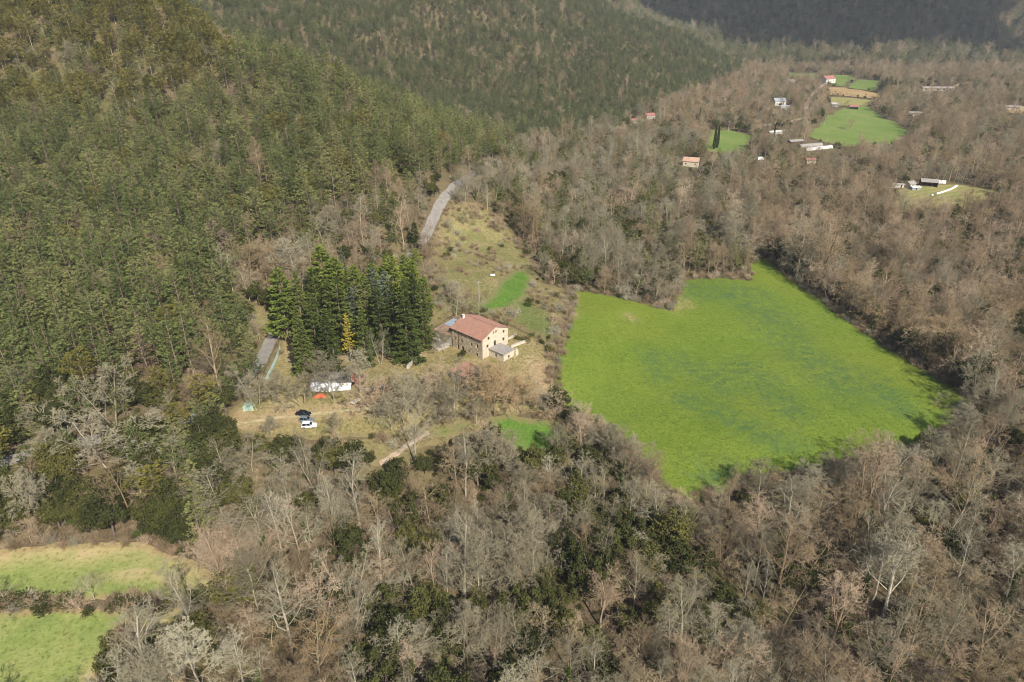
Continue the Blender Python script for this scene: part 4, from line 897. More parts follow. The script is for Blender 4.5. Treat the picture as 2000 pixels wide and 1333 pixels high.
def gen_shrub(seed, h=1.6, w=1.4, n=110, leaves=0, size=.22, twig=.018):
    rng = np.random.RandomState(seed); st = MB(); lf = MB(); S0, S1, W = [], [], []; P = []
    for i in range(n // 8):
        a = rng.uniform(0, 6.28); d = nrm(np.array([math.cos(a) * rng.uniform(.2, 1.0), math.sin(a) * rng.uniform(.2, 1.0), rng.uniform(.6, 1.2)]))
        o = np.array([rng.normal() * w * .22, rng.normal() * w * .22, -.1]); e = o + d * np.array([w, w, h]) * rng.uniform(.5, .9); S0.append(o); S1.append(e); W.append(twig * 1.8)
        for j in range(8):
            s = rng.uniform(.3, 1); p = o + (e - o) * s; q = p + nrm(d + rng.normal(size=3) * .7) * h * rng.uniform(.18, .42); q[2] = max(q[2], .05); S0.append(p); S1.append(q); W.append(twig); P.append(q); P.append((p + q) / 2)
    strips(st, S0, S1, W, [x * .5 for x in W], rng)
    if leaves:
        P = np.array(P); k = rng.randint(0, len(P), leaves); cards(lf, P[k] + rng.normal(size=(leaves, 3)) * .14 * h, size, rng, asp=.8, tri=False)
        return st, lf, None
    return st, None, None

class Kind:
    """one tree shape: meshes for its parts, and a joined mesh for the masses"""
    def __init__(s, key, gen, tmat, cmat, imat=None, names=('trunk', 'crown', 'ivy')):
        s.key = key; s.parts = []
        j = MB(); mats = []
        for mb, mt, nm in zip(gen, (tmat, cmat, imat), names):
            if mb is None: continue
            s.parts.append((nm, mb.mesh(key + ' ' + nm, mt)))
            for v in mb.v: pass
            V = np.concatenate(mb.v); j.add(V, mb.f, len(mats)); mats.append(mt)
        s.joined = j.mesh(key, mats)
        s.h = float(np.concatenate(j.v)[:, 2].max())
    def place(s, name, label, cat, loc, rz, sc, group=None):
        e = thing(name, label, cat, loc, rz, group); e.scale = sc if isinstance(sc, tuple) else (sc, sc, sc); e.empty_display_size = .5
        for nm, me in s.parts: link(nm, me, e)
        return e
K = {}
def bare_set(tagn, gens, col, ivymat=None, trunkcol=None):
    L = []
    for i, g in enumerate(gens): L.append(Kind('%s%d' % (tagn, i), g, BARK[trunkcol or col], BARK[col], ivymat))
    K[tagn] = L
gA = [gen_bare(s, 12 + s % 3, .50, .2, 11, .4) for s in (1, 2, 3)] + [gen_bare(4, 11, .5, .12, 5, .5, stems=3, dens=.9)]
gT = [gen_bare(s, 18, .34, .28, 14, .7, dens=.95, twig=.017) for s in (11, 12)] + [gen_bare(13, 17, .36, .15, 8, .65, stems=2, twig=.017)]
gI = [gen_bare(s, 15, .40, .32, 10, .5, ivy=True) for s in (21, 22)]
gB = [gen_bare(s, 9, .52, .12, 10, .4, twig=.017) for s in (31, 32)] + [gen_bare(33, 8, .5, .1, 5, .45, stems=4, dens=.85)]
bare_set('grey', gA + gT[:1], 'greytwig', None, 'grey')
bare_set('pale', gT + gA[:1], 'grey', None, 'pale')
bare_set('ivy', gI, 'greytwig', LEAF['ivy'], 'grey')
bare_set('brown', gB + gA[:2] + gT[:1], 'brown')
bare_set('pink', gB + gA[1:3] + gT[1:2], 'pink')
bare_set('orange', [gB[0], gT[0], gA[0]], 'orange', None, 'grey')
bare_set('dark', gB, 'dark')
gF = [gen_bare(201, 14, .56, .16, 12, .38, dens=1.3, twig=.026), gen_bare(202, 13, .58, .12, 6, .4, stems=2, dens=1.3, twig=.026), gen_bare(203, 14, .52, .2, 12, .45, dens=1.3, twig=.026)]
bare_set('full', gF, 'greytwig', None, 'grey'); K['grey'] += K['full'][:1]; bare_set('palefull', gF, 'grey', None, 'pale'); K['ivy'] += [Kind('fullivy', gen_bare(204, 13, .56, .18, 11, .4, dens=1.15, twig=.018, ivy=True), BARK['grey'], BARK['greytwig'], LEAF['ivy'])]
bare_set('fullbrown', gF[:2], 'orange', None, 'brown')
bare_set('fullpink', gF[1:], 'pink')
gP = [gen_pine(s, 12.5 + (s % 4) * .9, 3.1 + .3 * (s % 3), .2, 42, 36, .58) for s in range(41, 48)]
K['pine'] = [Kind('pine%d' % i, g, M_pinebark, LEAF['pine']) for i, g in enumerate(gP)]
K['dead'] = [Kind('dead%d' % i, gen_pine(51 + i, 11.5, 2.8, .22, 40, 24, .46), M_pinebark, LEAF['dead']) for i in range(3)]
K['olive'] = [Kind('olive%d' % i, gen_pine(61 + i, 14.0, 3.7, .40, 34, 48, .68, -.12, .4, 1.7), BARK['grey'], LEAF['olive']) for i in range(4)]
K['slim'] = [Kind('slim%d' % i, gen_pine(71 + i, 12.5, 2.5, .36, 32, 34, .66), M_pinebark, LEAF['slim']) for i in range(4)]
K['oak'] = [Kind('oak%d' % i, gen_oak(81 + i, 7.5 + i % 3, 3.2 + .3 * (i % 3)), BARK['dark'], LEAF['oak']) for i in range(5)]
K['fir'] = [Kind('fir%d' % i, gen_fir(91 + i, 24, 5.0 + .4 * (i - 1), 110 - 12 * i, 56, .95, .3 - .08 * i, .04, .85 - .12 * i, .35), M_pinebark, LEAF['fir']) for i in range(3)]
K['cedar'] = [Kind('cedar%d' % i, gen_fir(101 + i, 23, 5.6, 64, 70, .9, .12, .1, .7, .4), BARK['grey'], LEAF['cedar']) for i in range(2)]
K['brightfir'] = [Kind('brightfir%d' % i, gen_fir(111 + i, 20, 5.6, 70, 70, .95, .05, .1, .55, .35), M_pinebark, LEAF['bright']) for i in range(2)]
K['larch'] = [Kind('larch', gen_fir(121, 18, 2.5, 56, 30, .55, .1, .22, .7, .5), BARK['grey'], LEAF['larch'])]
K['cypress'] = [Kind('cypress%d' % i, gen_cypress(131 + i), BARK['dark'], LEAF['cypress']) for i in range(2)]
SN = ('stems', 'crown', 'ivy')
K['bushgreen'] = [Kind('bushgreen%d' % i, gen_shrub(141 + i, 1.6, 1.3, 90, 420, .26), BARK['dark'], LEAF['oak'], None, SN) for i in range(3)]
K['bushivy'] = [Kind('bushivy%d' % i, gen_shrub(145 + i, 1.2, 1.5, 70, 300, .26), BARK['brown'], LEAF['ivy'], None, SN) for i in range(2)]
K['bushbrown'] = [Kind('bushbrown%d' % i, gen_shrub(151 + i, 1.7, 1.5, 360, 0, .2, .016), BARK['brown'], None, None, SN) for i in range(3)]
K['bushpink'] = [Kind('bushpink%d' % i, gen_shrub(155 + i, 1.9, 1.6, 360, 0, .2, .016), BARK['pink'], None, None, SN) for i in range(2)]
K['bushpale'] = [Kind('bushpale%d' % i, gen_shrub(158 + i, 2.0, 1.8, 400, 200, .16, .016), BARK['grey'], LEAF['blossom'], None, SN) for i in range(2)]

def gen_tuft(seed, h=.3, w=.45, n=16):
    rng = np.random.RandomState(seed); m = MB(); b = np.c_[rng.normal(size=(n, 2)) * w * .5, np.full(n, -.03)]; e = b + np.c_[rng.normal(size=(n, 2)) * h * .55, rng.uniform(.5, 1.1, n) * h]
    a = rng.normal(size=(n, 3)) * [1, 1, 0]; a /= np.linalg.norm(a, axis=1)[:, None]; m.add(np.stack([b - a * .05, b + a * .05, e], 1).reshape(-1, 3), np.arange(3 * n).reshape(-1, 3)); return None, m, None
M_crop = mat_leaf('crop blades', [(.05, (.085, .15, .028)), (.5, (.145, .215, .034)), (.95, (.235, .275, .056))], .3)
M_dry = mat_leaf('dry grass blades', [(.05, (.16, .14, .05)), (.5, (.26, .215, .09)), (.95, (.37, .30, .15))], .3)
M_mid = mat_leaf('green and dry grass blades', [(.05, (.13, .15, .04)), (.5, (.22, .22, .07)), (.95, (.34, .29, .12))], .3)
K['crop'] = [Kind('crop%d' % i, gen_tuft(301 + i, .32), M_crop, M_crop) for i in range(3)]
K['dry'] = [Kind('dry%d' % i, gen_tuft(311 + i, .42, .55), M_dry, M_dry) for i in range(3)]
K['midgrass'] = [Kind('midgrass%d' % i, gen_tuft(321 + i, .38, .5), M_mid, M_mid) for i in range(3)]

# ------------------------------------------------------------------ where trees may stand
def clear_mask(x, y, pad=0.0):
    m = np.zeros(x.shape, bool)
    for w, g in CLEAR:
        b0 = w.min(0) - 3; b1 = w.max(0) + 3
        k = (x > b0[0]) & (x < b1[0]) & (y > b0[1]) & (y < b1[1])
        if k.any():
            q = inpoly(x[k], y[k], w)
            if pad: q |= polydist(x[k], y[k], w) < pad
            m[np.nonzero(k)[0][q]] = True
    for w, r in CLEARLINES:
        m |= polydist(x, y, w, False) < r + pad
    for (cx, cy_, r) in CLEARSPOTS: m |= np.hypot(x - cx, y - cy_) < r + pad
    return m
def visible(x, y, z):
    """is the point seen from the camera, or from 20 m to either side of it"""
    ok = np.zeros(len(x), bool)
    for ox in (0, -20, 20):
        hid = np.zeros(len(x), bool)
        for t in np.linspace(.06, .985, 60):
            hid |= height(ox + (x - ox) * t, y * t) > CAM_H + (z - CAM_H) * t + .3
        ok |= ~hid
    return ok
P_NEAR = [(-900,-500),(330,-500),(1010,300),(900,335),(872,372),(832,385),(760,350),(700,400),(640,440),(560,475),(470,540),(445,600),(495,650),(480,700),(440,740),(380,775),(-900,800)]
P_OLIVE = [(-900,-500),(330,-500),(470,130),(430,200),(300,240),(120,250),(-900,260)]
P_SCRUB = [(640,440),(700,400),(760,350),(832,385),(850,400),(835,470),(800,480),(740,500),(640,530),(560,500)]
P_HOLM = [(-900,800),(380,775),(480,840),(450,900),(420,1100),(300,1060),(-900,1060)]
P_MID = [(870,385),(1000,300),(1140,250),(1260,235),(1400,300),(1480,400),(1470,495),(1440,545),(1330,548),(1300,606),(1120,566),(1060,545),(1035,495),(1000,448),(930,398)]
P_LOWC = [(380,840),(560,860),(700,910),(900,860),(1110,900),(1180,840),(1320,990),(1500,950),(1500,1500),(250,1500),(330,1230),(420,1160),(410,1060)]
P_LOWR = [(1500,940),(1900,790),(2700,900),(2700,1600),(1500,1500)]
SPEC = ['pine', 'dead', 'olive', 'slim', 'oak', 'grey', 'pale', 'ivy', 'brown', 'pink', 'orange', 'dark']
def W(**k): return np.array([k.get(s, 0.0) for s in SPEC])
ZONES = {
    'near': (W(pine=84, dead=6, grey=1.0, oak=7, pink=1.4, olive=3), .74),
    'olive': (W(olive=56, pine=32, dead=6, grey=1.6, pink=1.2, oak=3), .84),
    'scrub': (W(grey=24, pink=18, pine=42, oak=10, brown=8, dead=5), .98),
    'holm':  (W(oak=56, pine=28, grey=8, brown=4, olive=5), .95),
    'mid': (W(grey=36, oak=36, pine=10, brown=12, pink=6, ivy=6), .86),
    'lowc': (W(grey=25, pale=8, oak=33, ivy=11, brown=12, pink=12, orange=1.5, dark=3), .78),
    'lowl': (W(grey=36, pale=16, pink=16, brown=10, oak=13, ivy=8), .76),
    'lowm': (W(grey=22, pale=4, oak=42, ivy=14, brown=9, pink=9, dark=3), .8),
    'lowr': (W(pale=11, grey=18, brown=26, pink=25, oak=12, ivy=8, dark=5), .66),
    'right': (W(brown=36, pink=28, grey=10, oak=20, orange=4, dark=5, ivy=3), .86),
    'farvalley': (W(brown=34, pink=22, grey=12, oak=20, orange=5, pine=9, dark=4), .78),
    'hill2': (W(slim=82, pine=12, brown=2, pink=2.5, oak=3), .98),
    'mountain': (W(pine=42, oak=36, grey=15, brown=8, pink=4), .95)}
def zone_of(x, y, z):
    px, py, _ = project(x, y, z)
    zn = np.full(len(x), 'right', object)
    zn[(y > 480)] = 'farvalley'
    zn[inpoly(px, py, P_LOWR)] = 'lowr'; zn[inpoly(px, py, P_LOWC)] = 'lowc'; zn[inpoly(px, py, P_LOWC) & (px < 640)] = 'lowl'; zn[inpoly(px, py, [(1020,880),(1180,860),(1330,960),(1430,1200),(1150,1300),(1000,1120)])] = 'lowm'
    zn[inpoly(px, py, P_MID) & (y > 230) & (y < 760)] = 'mid'
    zn[inpoly(px, py, P_HOLM) & (y < 300)] = 'holm'
    k = inpoly(px, py, P_NEAR) & (y < 540); zn[k] = 'near'
    zn[inpoly(px, py, P_OLIVE) & (y < 560)] = 'olive'
    zn[inpoly(px, py, P_SCRUB) & (y < 400)] = 'scrub'
    zn[(y > 540) & (x < .56 * (y - 700) + 125) & (y < 1390)] = 'hill2'
    zn[(y > 1400)] = 'mountain'
    return zn
rng = np.random.RandomState(2024)
def candidates(y0, y1, s, half):
    gy = np.arange(y0, y1, s); P = []
    for q in gy:
        wdt = half * q + 130; gx = np.arange(-wdt, wdt, s); P.append(np.c_[gx + (s / 2 if int(q / s) % 2 else 0), np.full(len(gx), q)])
    P = np.concatenate(P); P = P + rng.uniform(-.42, .42, P.shape) * s; return P

# ------------------------------------------------------------------ masses of trees (geometry nodes on points)
def proto_collection(name, kinds):
    c = bpy.data.collections.new(name)                 # never linked to the scene: only read by the nodes
    for i, k in enumerate(kinds):
        o = bpy.data.objects.new('%s %03d' % (name, i), k.joined); c.objects.link(o)
    return c
def mass(name, label, kinds, P, rz, sc, idx, sz=None):
    me = bpy.data.meshes.new(name); me.from_pydata(np.asarray(P).tolist(), [], [])
    for an, ty, val in (('rot_z', 'FLOAT', rz), ('size', 'FLOAT', sc), ('tall', 'FLOAT', sz if sz is not None else sc), ('kind_index', 'INT', idx)):
        a = me.attributes.new(an, ty, 'POINT'); a.data.foreach_set('value', np.asarray(val, np.int32 if ty == 'INT' else np.float32))
    o = link(name, me); tag(o, label, kind='stuff')
    g = bpy.data.node_groups.new(name, 'GeometryNodeTree'); g.interface.new_socket('Geometry', in_out='INPUT', socket_type='NodeSocketGeometry'); g.interface.new_socket('Geometry', in_out='OUTPUT', socket_type='NodeSocketGeometry')
    N = g.nodes.new; Lk = g.links.new
    gi = N('NodeGroupInput'); go = N('NodeGroupOutput'); ip = N('GeometryNodeInstanceOnPoints'); ci = N('GeometryNodeCollectionInfo')
    ci.inputs['Collection'].default_value = proto_collection(name + ' shapes', kinds); ci.inputs['Separate Children'].default_value = True; ci.inputs['Reset Children'].default_value = True
    def at_(an, ty):
        q = N('GeometryNodeInputNamedAttribute'); q.data_type = ty; q.inputs['Name'].default_value = an; return q.outputs[0]
    cx = N('ShaderNodeCombineXYZ'); Lk(at_('rot_z', 'FLOAT'), cx.inputs[2]); cs = N('ShaderNodeCombineXYZ')
    s = at_('size', 'FLOAT'); Lk(s, cs.inputs[0]); Lk(s, cs.inputs[1]); Lk(at_('tall', 'FLOAT'), cs.inputs[2])
    m2p = N('GeometryNodeMeshToPoints'); Lk(gi.outputs[0], m2p.inputs[0])
    Lk(m2p.outputs[0], ip.inputs['Points']); Lk(ci.outputs[0], ip.inputs['Instance']); ip.inputs['Pick Instance'].default_value = True
    Lk(at_('kind_index', 'INT'), ip.inputs['Instance Index']); Lk(cx.outputs[0], ip.inputs['Rotation']); Lk(cs.outputs[0], ip.inputs['Scale']); Lk(ip.outputs[0], go.inputs[0])
    md = o.modifiers.new('scatter', 'NODES'); md.node_group = g; return o

# ------------------------------------------------------------------ trees that can be told apart
CLEARSPOTS += [(*ground(x_, y_)[:2], 4.5) for x_, y_ in ((745,915),(765,903),(785,888),(805,874),(825,860),(600,855),(600,878),(585,868),(618,868))]
SPECIAL = []
def special(name, label, cat, key, i, px, py, h, wide=1.0, rz=None, group=None, clear=2.2):
    p = ground(px, py); k = K[key][i % len(K[key])]; s = h / k.h
    SPECIAL.append(k.place(name, label, cat, (p[0], p[1], p[2] + .05), rz if rz is not None else (px * 7 + py) % 6.28, (s * wide, s * wide, s), group))
    CLEARSPOTS.append((p[0], p[1], clear)); return p
FG = 'dark firs of the grove beside the lane'
for i, (px, py, h, w, lb) in enumerate(((598,732,24,1.0,'broad dark green fir at the front left corner of the grove'), (648,730,22,1.0,'dark green fir in the front row just left of the yellow larch'), (716,714,20,.85,'dark fir just right of the yellow larch'),
        (798,704,29,1.05,'tallest dark fir at the right front of the grove, beside the farmhouse terrace'), (828,680,25,.85,'narrow dark fir behind the tall fir nearest the farmhouse'), (748,692,25,1.0,'dark fir in the shaded middle of the grove, front row'), (596,668,27,.95,'dark fir behind the broad front fir of the grove'), (655,678,26,.9,'dark fir behind the yellow larch'),
        (622,700,24,.9,'dark fir between the two front firs left of the larch'), (775,690,26,.9,'dark fir just left of the tallest fir'), (812,655,24,.9,'dark fir on the right edge of the grove, second row'), (672,680,27,1.0,'dark fir hidden just behind the yellow larch'), (690,660,26,1.0,'dark fir in the back row behind the larch'), (724,676,27,1.0,'dark fir in the second row right of the larch'), (628,660,27,.95,'dark fir in the back row left of the larch'))):
    special('fir_tree', lb, 'fir tree', 'fir', i, px, py, h, w, group=FG)
for i, (px, py, h, w, lb) in enumerate(((762,668,27,1.0,'blue-grey cedar in the middle of the fir grove'), (738,640,24,.95,'blue-grey cedar at the back of the fir grove'), (700,668,22,.85,'slim grey-green cedar right behind the larch'))):
    special('cedar_tree', lb, 'cedar tree', 'cedar', i, px, py, h, w)
for i, (px, py, h, w, lb) in enumerate(((563,662,27,.95,'light green layered conifer overhanging the lane bend'), (640,612,27,1.05,'tall layered light green conifer behind the fir grove'), (808,610,21,1.05,'bright green conifer at the top right of the grove'), (772,606,22,1.1,'bright green bushy conifer at the top of the grove'), (735,610,20,1.0,'bright green conifer on the upper left of the grove top'), (795,572,16,1.15,'low bright green conifer uppermost in the grove'), (832,612,15,.8,'small bright green conifer above the farmhouse yard'), (760,560,14,1.1,'round bright green conifer at the upper edge of the grove'), (815,545,13,1.1,'bright green conifer between the grove and the climbing lane'), (790,640,21,.9,'bright green conifer inside the right half of the grove'), (700,625,22,1.0,'light green conifer at the back of the grove above the larch'), (668,620,24,1.0,'light green conifer at the back left of the larch'))):
    special('conifer_tree', lb, 'conifer', 'brightfir', i, px, py, h, w)
special('larch_tree', 'slender bright yellow larch standing among the dark firs', 'larch tree', 'larch', 0, 686, 706, 18, .95)
special('conifer_tree', 'thin sparse conifer rising above the fir grove', 'conifer', 'cedar', 0, 677, 580, 20, .55)
special('conifer_tree', 'dark conifer at the roadside where the lane climbs', 'conifer', 'fir', 1, 812, 490, 13, 1.3)
special('conifer_tree', 'dark broad conifer on the slope left of the pale poplars', 'conifer', 'fir', 0, 362, 590, 17, 1.2)
for i, (px, py) in enumerate(((1394,292), (1400,290))): special('cypress_tree', ('left one', 'right one')[i] + ' of the two cypresses standing together by the green field', 'cypress', 'cypress', i, px, py, 19, 1.25)
special('cypress_tree', 'single slender dark cypress beside the long white shed', 'cypress', 'cypress', 0, 1509, 282, 18, .85)
special('cypress_tree', 'thin cypress among bare trees behind the paired cypresses', 'cypress', 'cypress', 1, 1364, 250, 17, .7)
for i, (px, py, h, w) in enumerate(((503,748,11,1.1), (484,766,12,1.1), (462,782,11,1.15), (440,798,11,1.15), (488,705,14,1.0), (420,812,10,1.2), (395,826,10,1.2), (470,690,14,1.0), (492,735,12,1.0), (450,760,13,1.0))):
    special('pine_tree', 'green pine in the clump hiding the lower bend of the lane', 'pine tree', 'pine', i, px, py, h, w, group='pines hiding the lane bend', clear=1.5)
for i, (px, py, h) in enumerate(((1718,182,17), (1726,181,20), (1735,182,22), (1744,183,18), (1752,184,16))): special('conifer_tree', 'dark conifer in the clump beside the two far green fields', 'conifer', 'fir', i, px, py, h, 1.3, group='far dark conifer clump', clear=3)
# bare trees one can find
BT = [('palefull',1,215,915,15,1.5,'huge spreading bare pale oak above the evergreen oaks by the lane'), ('palefull',1,222,826,17,.9,'tall bare pale tree with fanned branches on the lower hillside'), ('grey',1,310,838,7,1.3,'small bare tree beside the lane right of the fanned pale tree'),
      ('palefull',2,280,975,10,1.0,'bare pale tree between the evergreen oaks above the pasture'),
      ('pale',0,440,560,15,1.0,'slim bare pale poplar at the edge of the pines, beside the lane clearing'), ('pale',1,455,572,14,.9,'second slim bare pale poplar beside the lane clearing'), ('palefull',0,580,548,15,1.3,'large round bare grey tree behind the fir grove'),
      ('full',0,542,785,10,.9,'bare tree on the lawn in front of the lane fence end'), ('full',1,590,793,10.5,1.0,'bare fruit tree on the lawn in front of the green fence'), ('full',0,653,785,16,.95,'bare tree in front of the white walled shed'), ('full',2,704,772,14,1.0,'bare tree beside the red brick chimney'),
      ('pale',2,743,712,12,.8,'upright bare pale tree in front of the grove'), ('full',1,505,803,12,1.05,'grey bare tree beside the pale green box'), ('full',2,655,853,7,1.0,'small bare tree on the lawn edge right of the parked cars'),
      ('full',0,788,828,15.5,1.05,'large bare tree near the lower edge of the lawn'), ('fullpink',0,738,812,11.5,1.05,'pinkish bare tree on the lawn left of the large bare tree'), ('full',2,820,815,10,1.0,'small bare tree on the lawn right of the large bare tree'),
      ('full',1,888,812,13.5,1.2,'forked bare grey tree in front of the ruined outbuilding'), ('fullbrown',0,965,812,17,1.15,'wide bare yellowish-brown tree below the farmhouse'), ('fullbrown',1,1015,806,12,1.15,'low wide brown bare tree right below the farmhouse'),
      ('full',0,950,930,15,1.2,'big bushy bare tree below the vivid green grass patch'), ('full',2,1090,905,11,1.1,'bare tree at the tip of the green patch below the terrace'), ('full',1,1140,870,9,1.2,'bare tree at the lower left corner of the crop field'), ('full',0,1205,890,10,1.1,'bare tree on the near left edge of the crop field'),
      ('pale',0,912,1175,22,1.15,'tall white-trunked bare plane tree in the middle of the river wood'), ('pale',1,875,1180,15,.6,'thin white-trunked bare tree just left of the tall plane tree'), ('pale',2,690,1195,17,.9,'upright pale bare poplar in the river wood'), ('pale',1,745,1130,15,.9,'bare pale tree left of the tall plane tree'),
      ('orange',1,630,1345,18,1.1,'bare tree with an orange crown at the lower frame edge'), ('palefull',2,395,1350,16,1.0,'large pale bare tree at the corner of the lower pasture'), ('palefull',1,290,1390,16,1.0,'pale bare tree rising from the lower frame edge by the pasture'), ('palefull',0,330,1370,14,1.0,'pale forked bare tree between two others at the lower pasture'),
      ('grey',1,185,1172,7,.9,'small lone bare tree on the hedge between the two pastures'), ('grey',0,14,1180,7,.9,'small bare tree on the pasture hedge at the frame edge'),
      ('ivy',0,1682,1175,17,.9,'ivy-clad bare tree in the clearing of the river wood'), ('pale',1,1722,1208,22,1.15,'tall leaning pale bare tree in the river wood clearing'), ('pale',0,1700,1180,20,.9,'tall straight pale bare tree behind the ivy-clad one'), ('ivy',1,1958,1195,18,1.1,'ivy-clad bare tree near the right frame edge'), ('pale',2,1870,1100,15,.9,'bare pale tree on the sunny slope of the river wood'),
      ('pale',1,1450,1190,13,.7,'thin white-trunked bare tree left of the river wood clearing'), ('pale',0,1485,1190,14,.7,'thin white-trunked bare tree beside another at the clearing'),
      ('full',1,1235,925,9,1.1,'full bare tree on the near left edge of the crop field, second up'), ('full',2,1262,965,9,1.1,'full bare tree just left of the lowest field corner'), ('full',0,1560,975,11,1.2,'round bare tree in the middle of the near field edge'), ('full',2,1610,962,10,1.1,'bare tree right of the round one on the near field edge'), ('full',1,1730,945,11,1.2,'round bare tree below the shaded right part of the field'), ('full',0,1800,915,12,1.2,'full bare tree on the right part of the near field edge'), ('full',2,1865,865,12,1.2,'full bare tree close to the right field corner'), ('full',1,1905,815,13,1.1,'tall full bare tree beyond the right field corner'), ('fullbrown',0,1700,640,13,1.2,'orange-brown full tree along the right field edge'), ('fullpink',0,1620,590,13,1.2,'pinkish full tree along the upper right field edge'), ('fullbrown',1,1790,690,13,1.2,'brown full tree beside the right field edge'), ('grey',2,1402,1008,9,.8,'slender bare tree whose shadow falls on the crop field'), ('full',0,1480,985,11,1.3,'wide bare grey tree on the near edge of the crop field'), ('full',1,1660,965,12,1.2,'bare grey tree at the lower right of the crop field'), ('pink',4,1905,700,13,1.3,'pale bare tree beside the right edge of the crop field'),
      ('full',2,990,930,11,1.1,'bushy bare tree beside the big one below the green patch'), ('full',1,850,835,8,1.2,'low bare tree on the edge of the lawn above the stony track'), ('full',0,530,850,6,1.1,'small bare tree on the lawn edge left of the parked cars'), ('full',2,930,830,9,1.1,'bare tree between the forked tree and the yellowish one'), ('full',2,938,782,10,1.2,'bare tree at the right corner of the ruined outbuilding'), ('fullbrown',1,990,790,12,1.2,'brown bare tree below the lean-to'), ('full',1,1045,800,8,1.2,'low bare tree near the field boundary below the farmhouse'), ('full',2,765,838,10,1.2,'bare tree on the lower lawn edge beside the large one'), ('full',0,900,400,9,1.2,'bare tree leaning over the climbing lane on its uphill bend'), ('full',1,930,385,10,1.2,'round bare tree where the climbing lane enters the wood'), ('full',2,878,455,6,1.2,'low bare thicket tree beside the climbing lane'), ('full',1,905,440,6,1.2,'low bare tree on the upper meadow below the lane'), ('fullpink',0,925,430,7,1.2,'pinkish low tree at the top of the meadow'), ('fullpink',1,975,455,8,1.2,'pinkish tree on the upper right meadow edge'), ('fullpink',0,850,770,9,1.2,'pinkish bare tree left of the ruined outbuilding'), ('fullpink',1,760,790,8,1.1,'small pinkish bare tree in the middle of the lawn'), ('pale',0,952,412,12,.6,'white-trunked bare tree at the wood edge above the meadow'), ('grey',0,908,395,11,1.2,'bare tree at the top of the meadow by the lane'), ('full',1,880,595,9,1.3,'rounded bare tree on the meadow above the farmhouse'), ('full',2,868,690,9,1.2,'dark ivy-tangled bare tree beside the farmhouse terrace'), ('brown',4,1660,255,11,1.5,'round bare tree on the edge of the long far field')]
for i, (k, j, px, py, h, w, lb) in enumerate(BT): special('bare_tree', lb, 'tree', k, j, px, py, h * 1.18, w * 1.12, clear=2.6 if h > 10 else 1.8)
# evergreen oaks one can find
for i, (px, py, h, w, lb) in enumerate(((20,1050,12,1.15,'big dark evergreen oak at the left frame edge above the pasture'), (110,1000,10,1.2,'large evergreen oak above the pasture, right of the edge oak'), (170,985,9,1.1,'evergreen oak below the huge bare oak'), (565,905,9,1.15,'dark round evergreen oak just below the parked cars'), (512,890,7,1.2,'smaller evergreen oak left of the round one below the cars'), (690,905,5,1.2,'small evergreen oak on the bank below the lawn'), (722,912,5,1.0,'low evergreen bush-like oak right of the one on the bank'), (440,800,8,1.2,'evergreen oak beside the green tarpaulin box'), (1215,465,6,1.1,'round dark evergreen oak among the grey trees of the mid valley'), (1255,1130,11,1.3,'large dark evergreen oak in the river wood'), (905,700,3.5,.9,'small dark evergreen at the corner of the farmhouse front'))):
    special('evergreen_oak', lb, 'oak tree', 'oak', i, px, py, h, w, clear=3.0)
for i, (px, py, s, key, lb) in enumerate(((1075,690,1.7,'bushgreen','dark bush at the head of the field boundary'), (875,500,1.6,'bushgreen','round dark green bush on the upper meadow'), (958,490,1.5,'bushgreen','green bush in the middle of the upper meadow'), (1026,497,2.0,'bushgreen','dark round bush at the meadow and wood edge'), (980,483,1.2,'bushgreen','small green bush right of the middle meadow bush'), (900,530,1.6,'bushbrown','olive brown bush on the meadow slope'), (1025,668,1.6,'bushgreen','dark hedge bush at the end of the garden wall'), (1012,664,1.4,'bushgreen','smaller dark bush by the garden wall'), (893,460,1.7,'bushpale','pale flowering bush beside the climbing lane'), (1218,575,2.6,'bushpale','broad pale bush on the crop field boundary'), (1095,610,2.0,'bushpale','pale bush at the top left corner of the crop field'), (1080,630,2.2,'bushpink','pinkish bush along the left edge of the crop field'), (1085,655,2.1,'bushpale','pale grey bush half way down the field boundary'), (1040,560,1.5,'bushpale','pale bush beside the vivid green patch'), (905,470,1.8,'bushbrown','brown bush near the lane above the meadow'), (930,455,1.8,'bushpink','pinkish thicket bush at the top of the meadow'), (960,445,1.9,'bushpink','pinkish bush at the wood edge above the meadow'),
        (945,612,1.8,'bushgreen','leafy bush behind the farmhouse roof'), (1000,620,2.2,'bushpale','pale feathery bush behind the farmhouse'), (1030,600,2.0,'bushivy','light green bush right of the vivid patch'))):
    special('bush', lb, 'bush', key, i, px, py, K[key][0].h * s, 1.0, clear=1.0)
for i, px in enumerate((8, 24, 40, 56, 72, 95, 112, 130, 150, 222, 240, 258, 276, 294, 312, 330)):
    key = ('bushgreen', 'bushbrown', 'bushgreen', 'bushpink', 'bushbrown')[i % 5]
    special('hedge_bush', 'low scrubby bush in the broken hedge between the two lower pastures', 'bush', key, i, px, 1180 + (i % 3) * 4, 3.0 + .5 * (i % 3), 1.25, group='bushes of the pasture hedge', clear=.5)

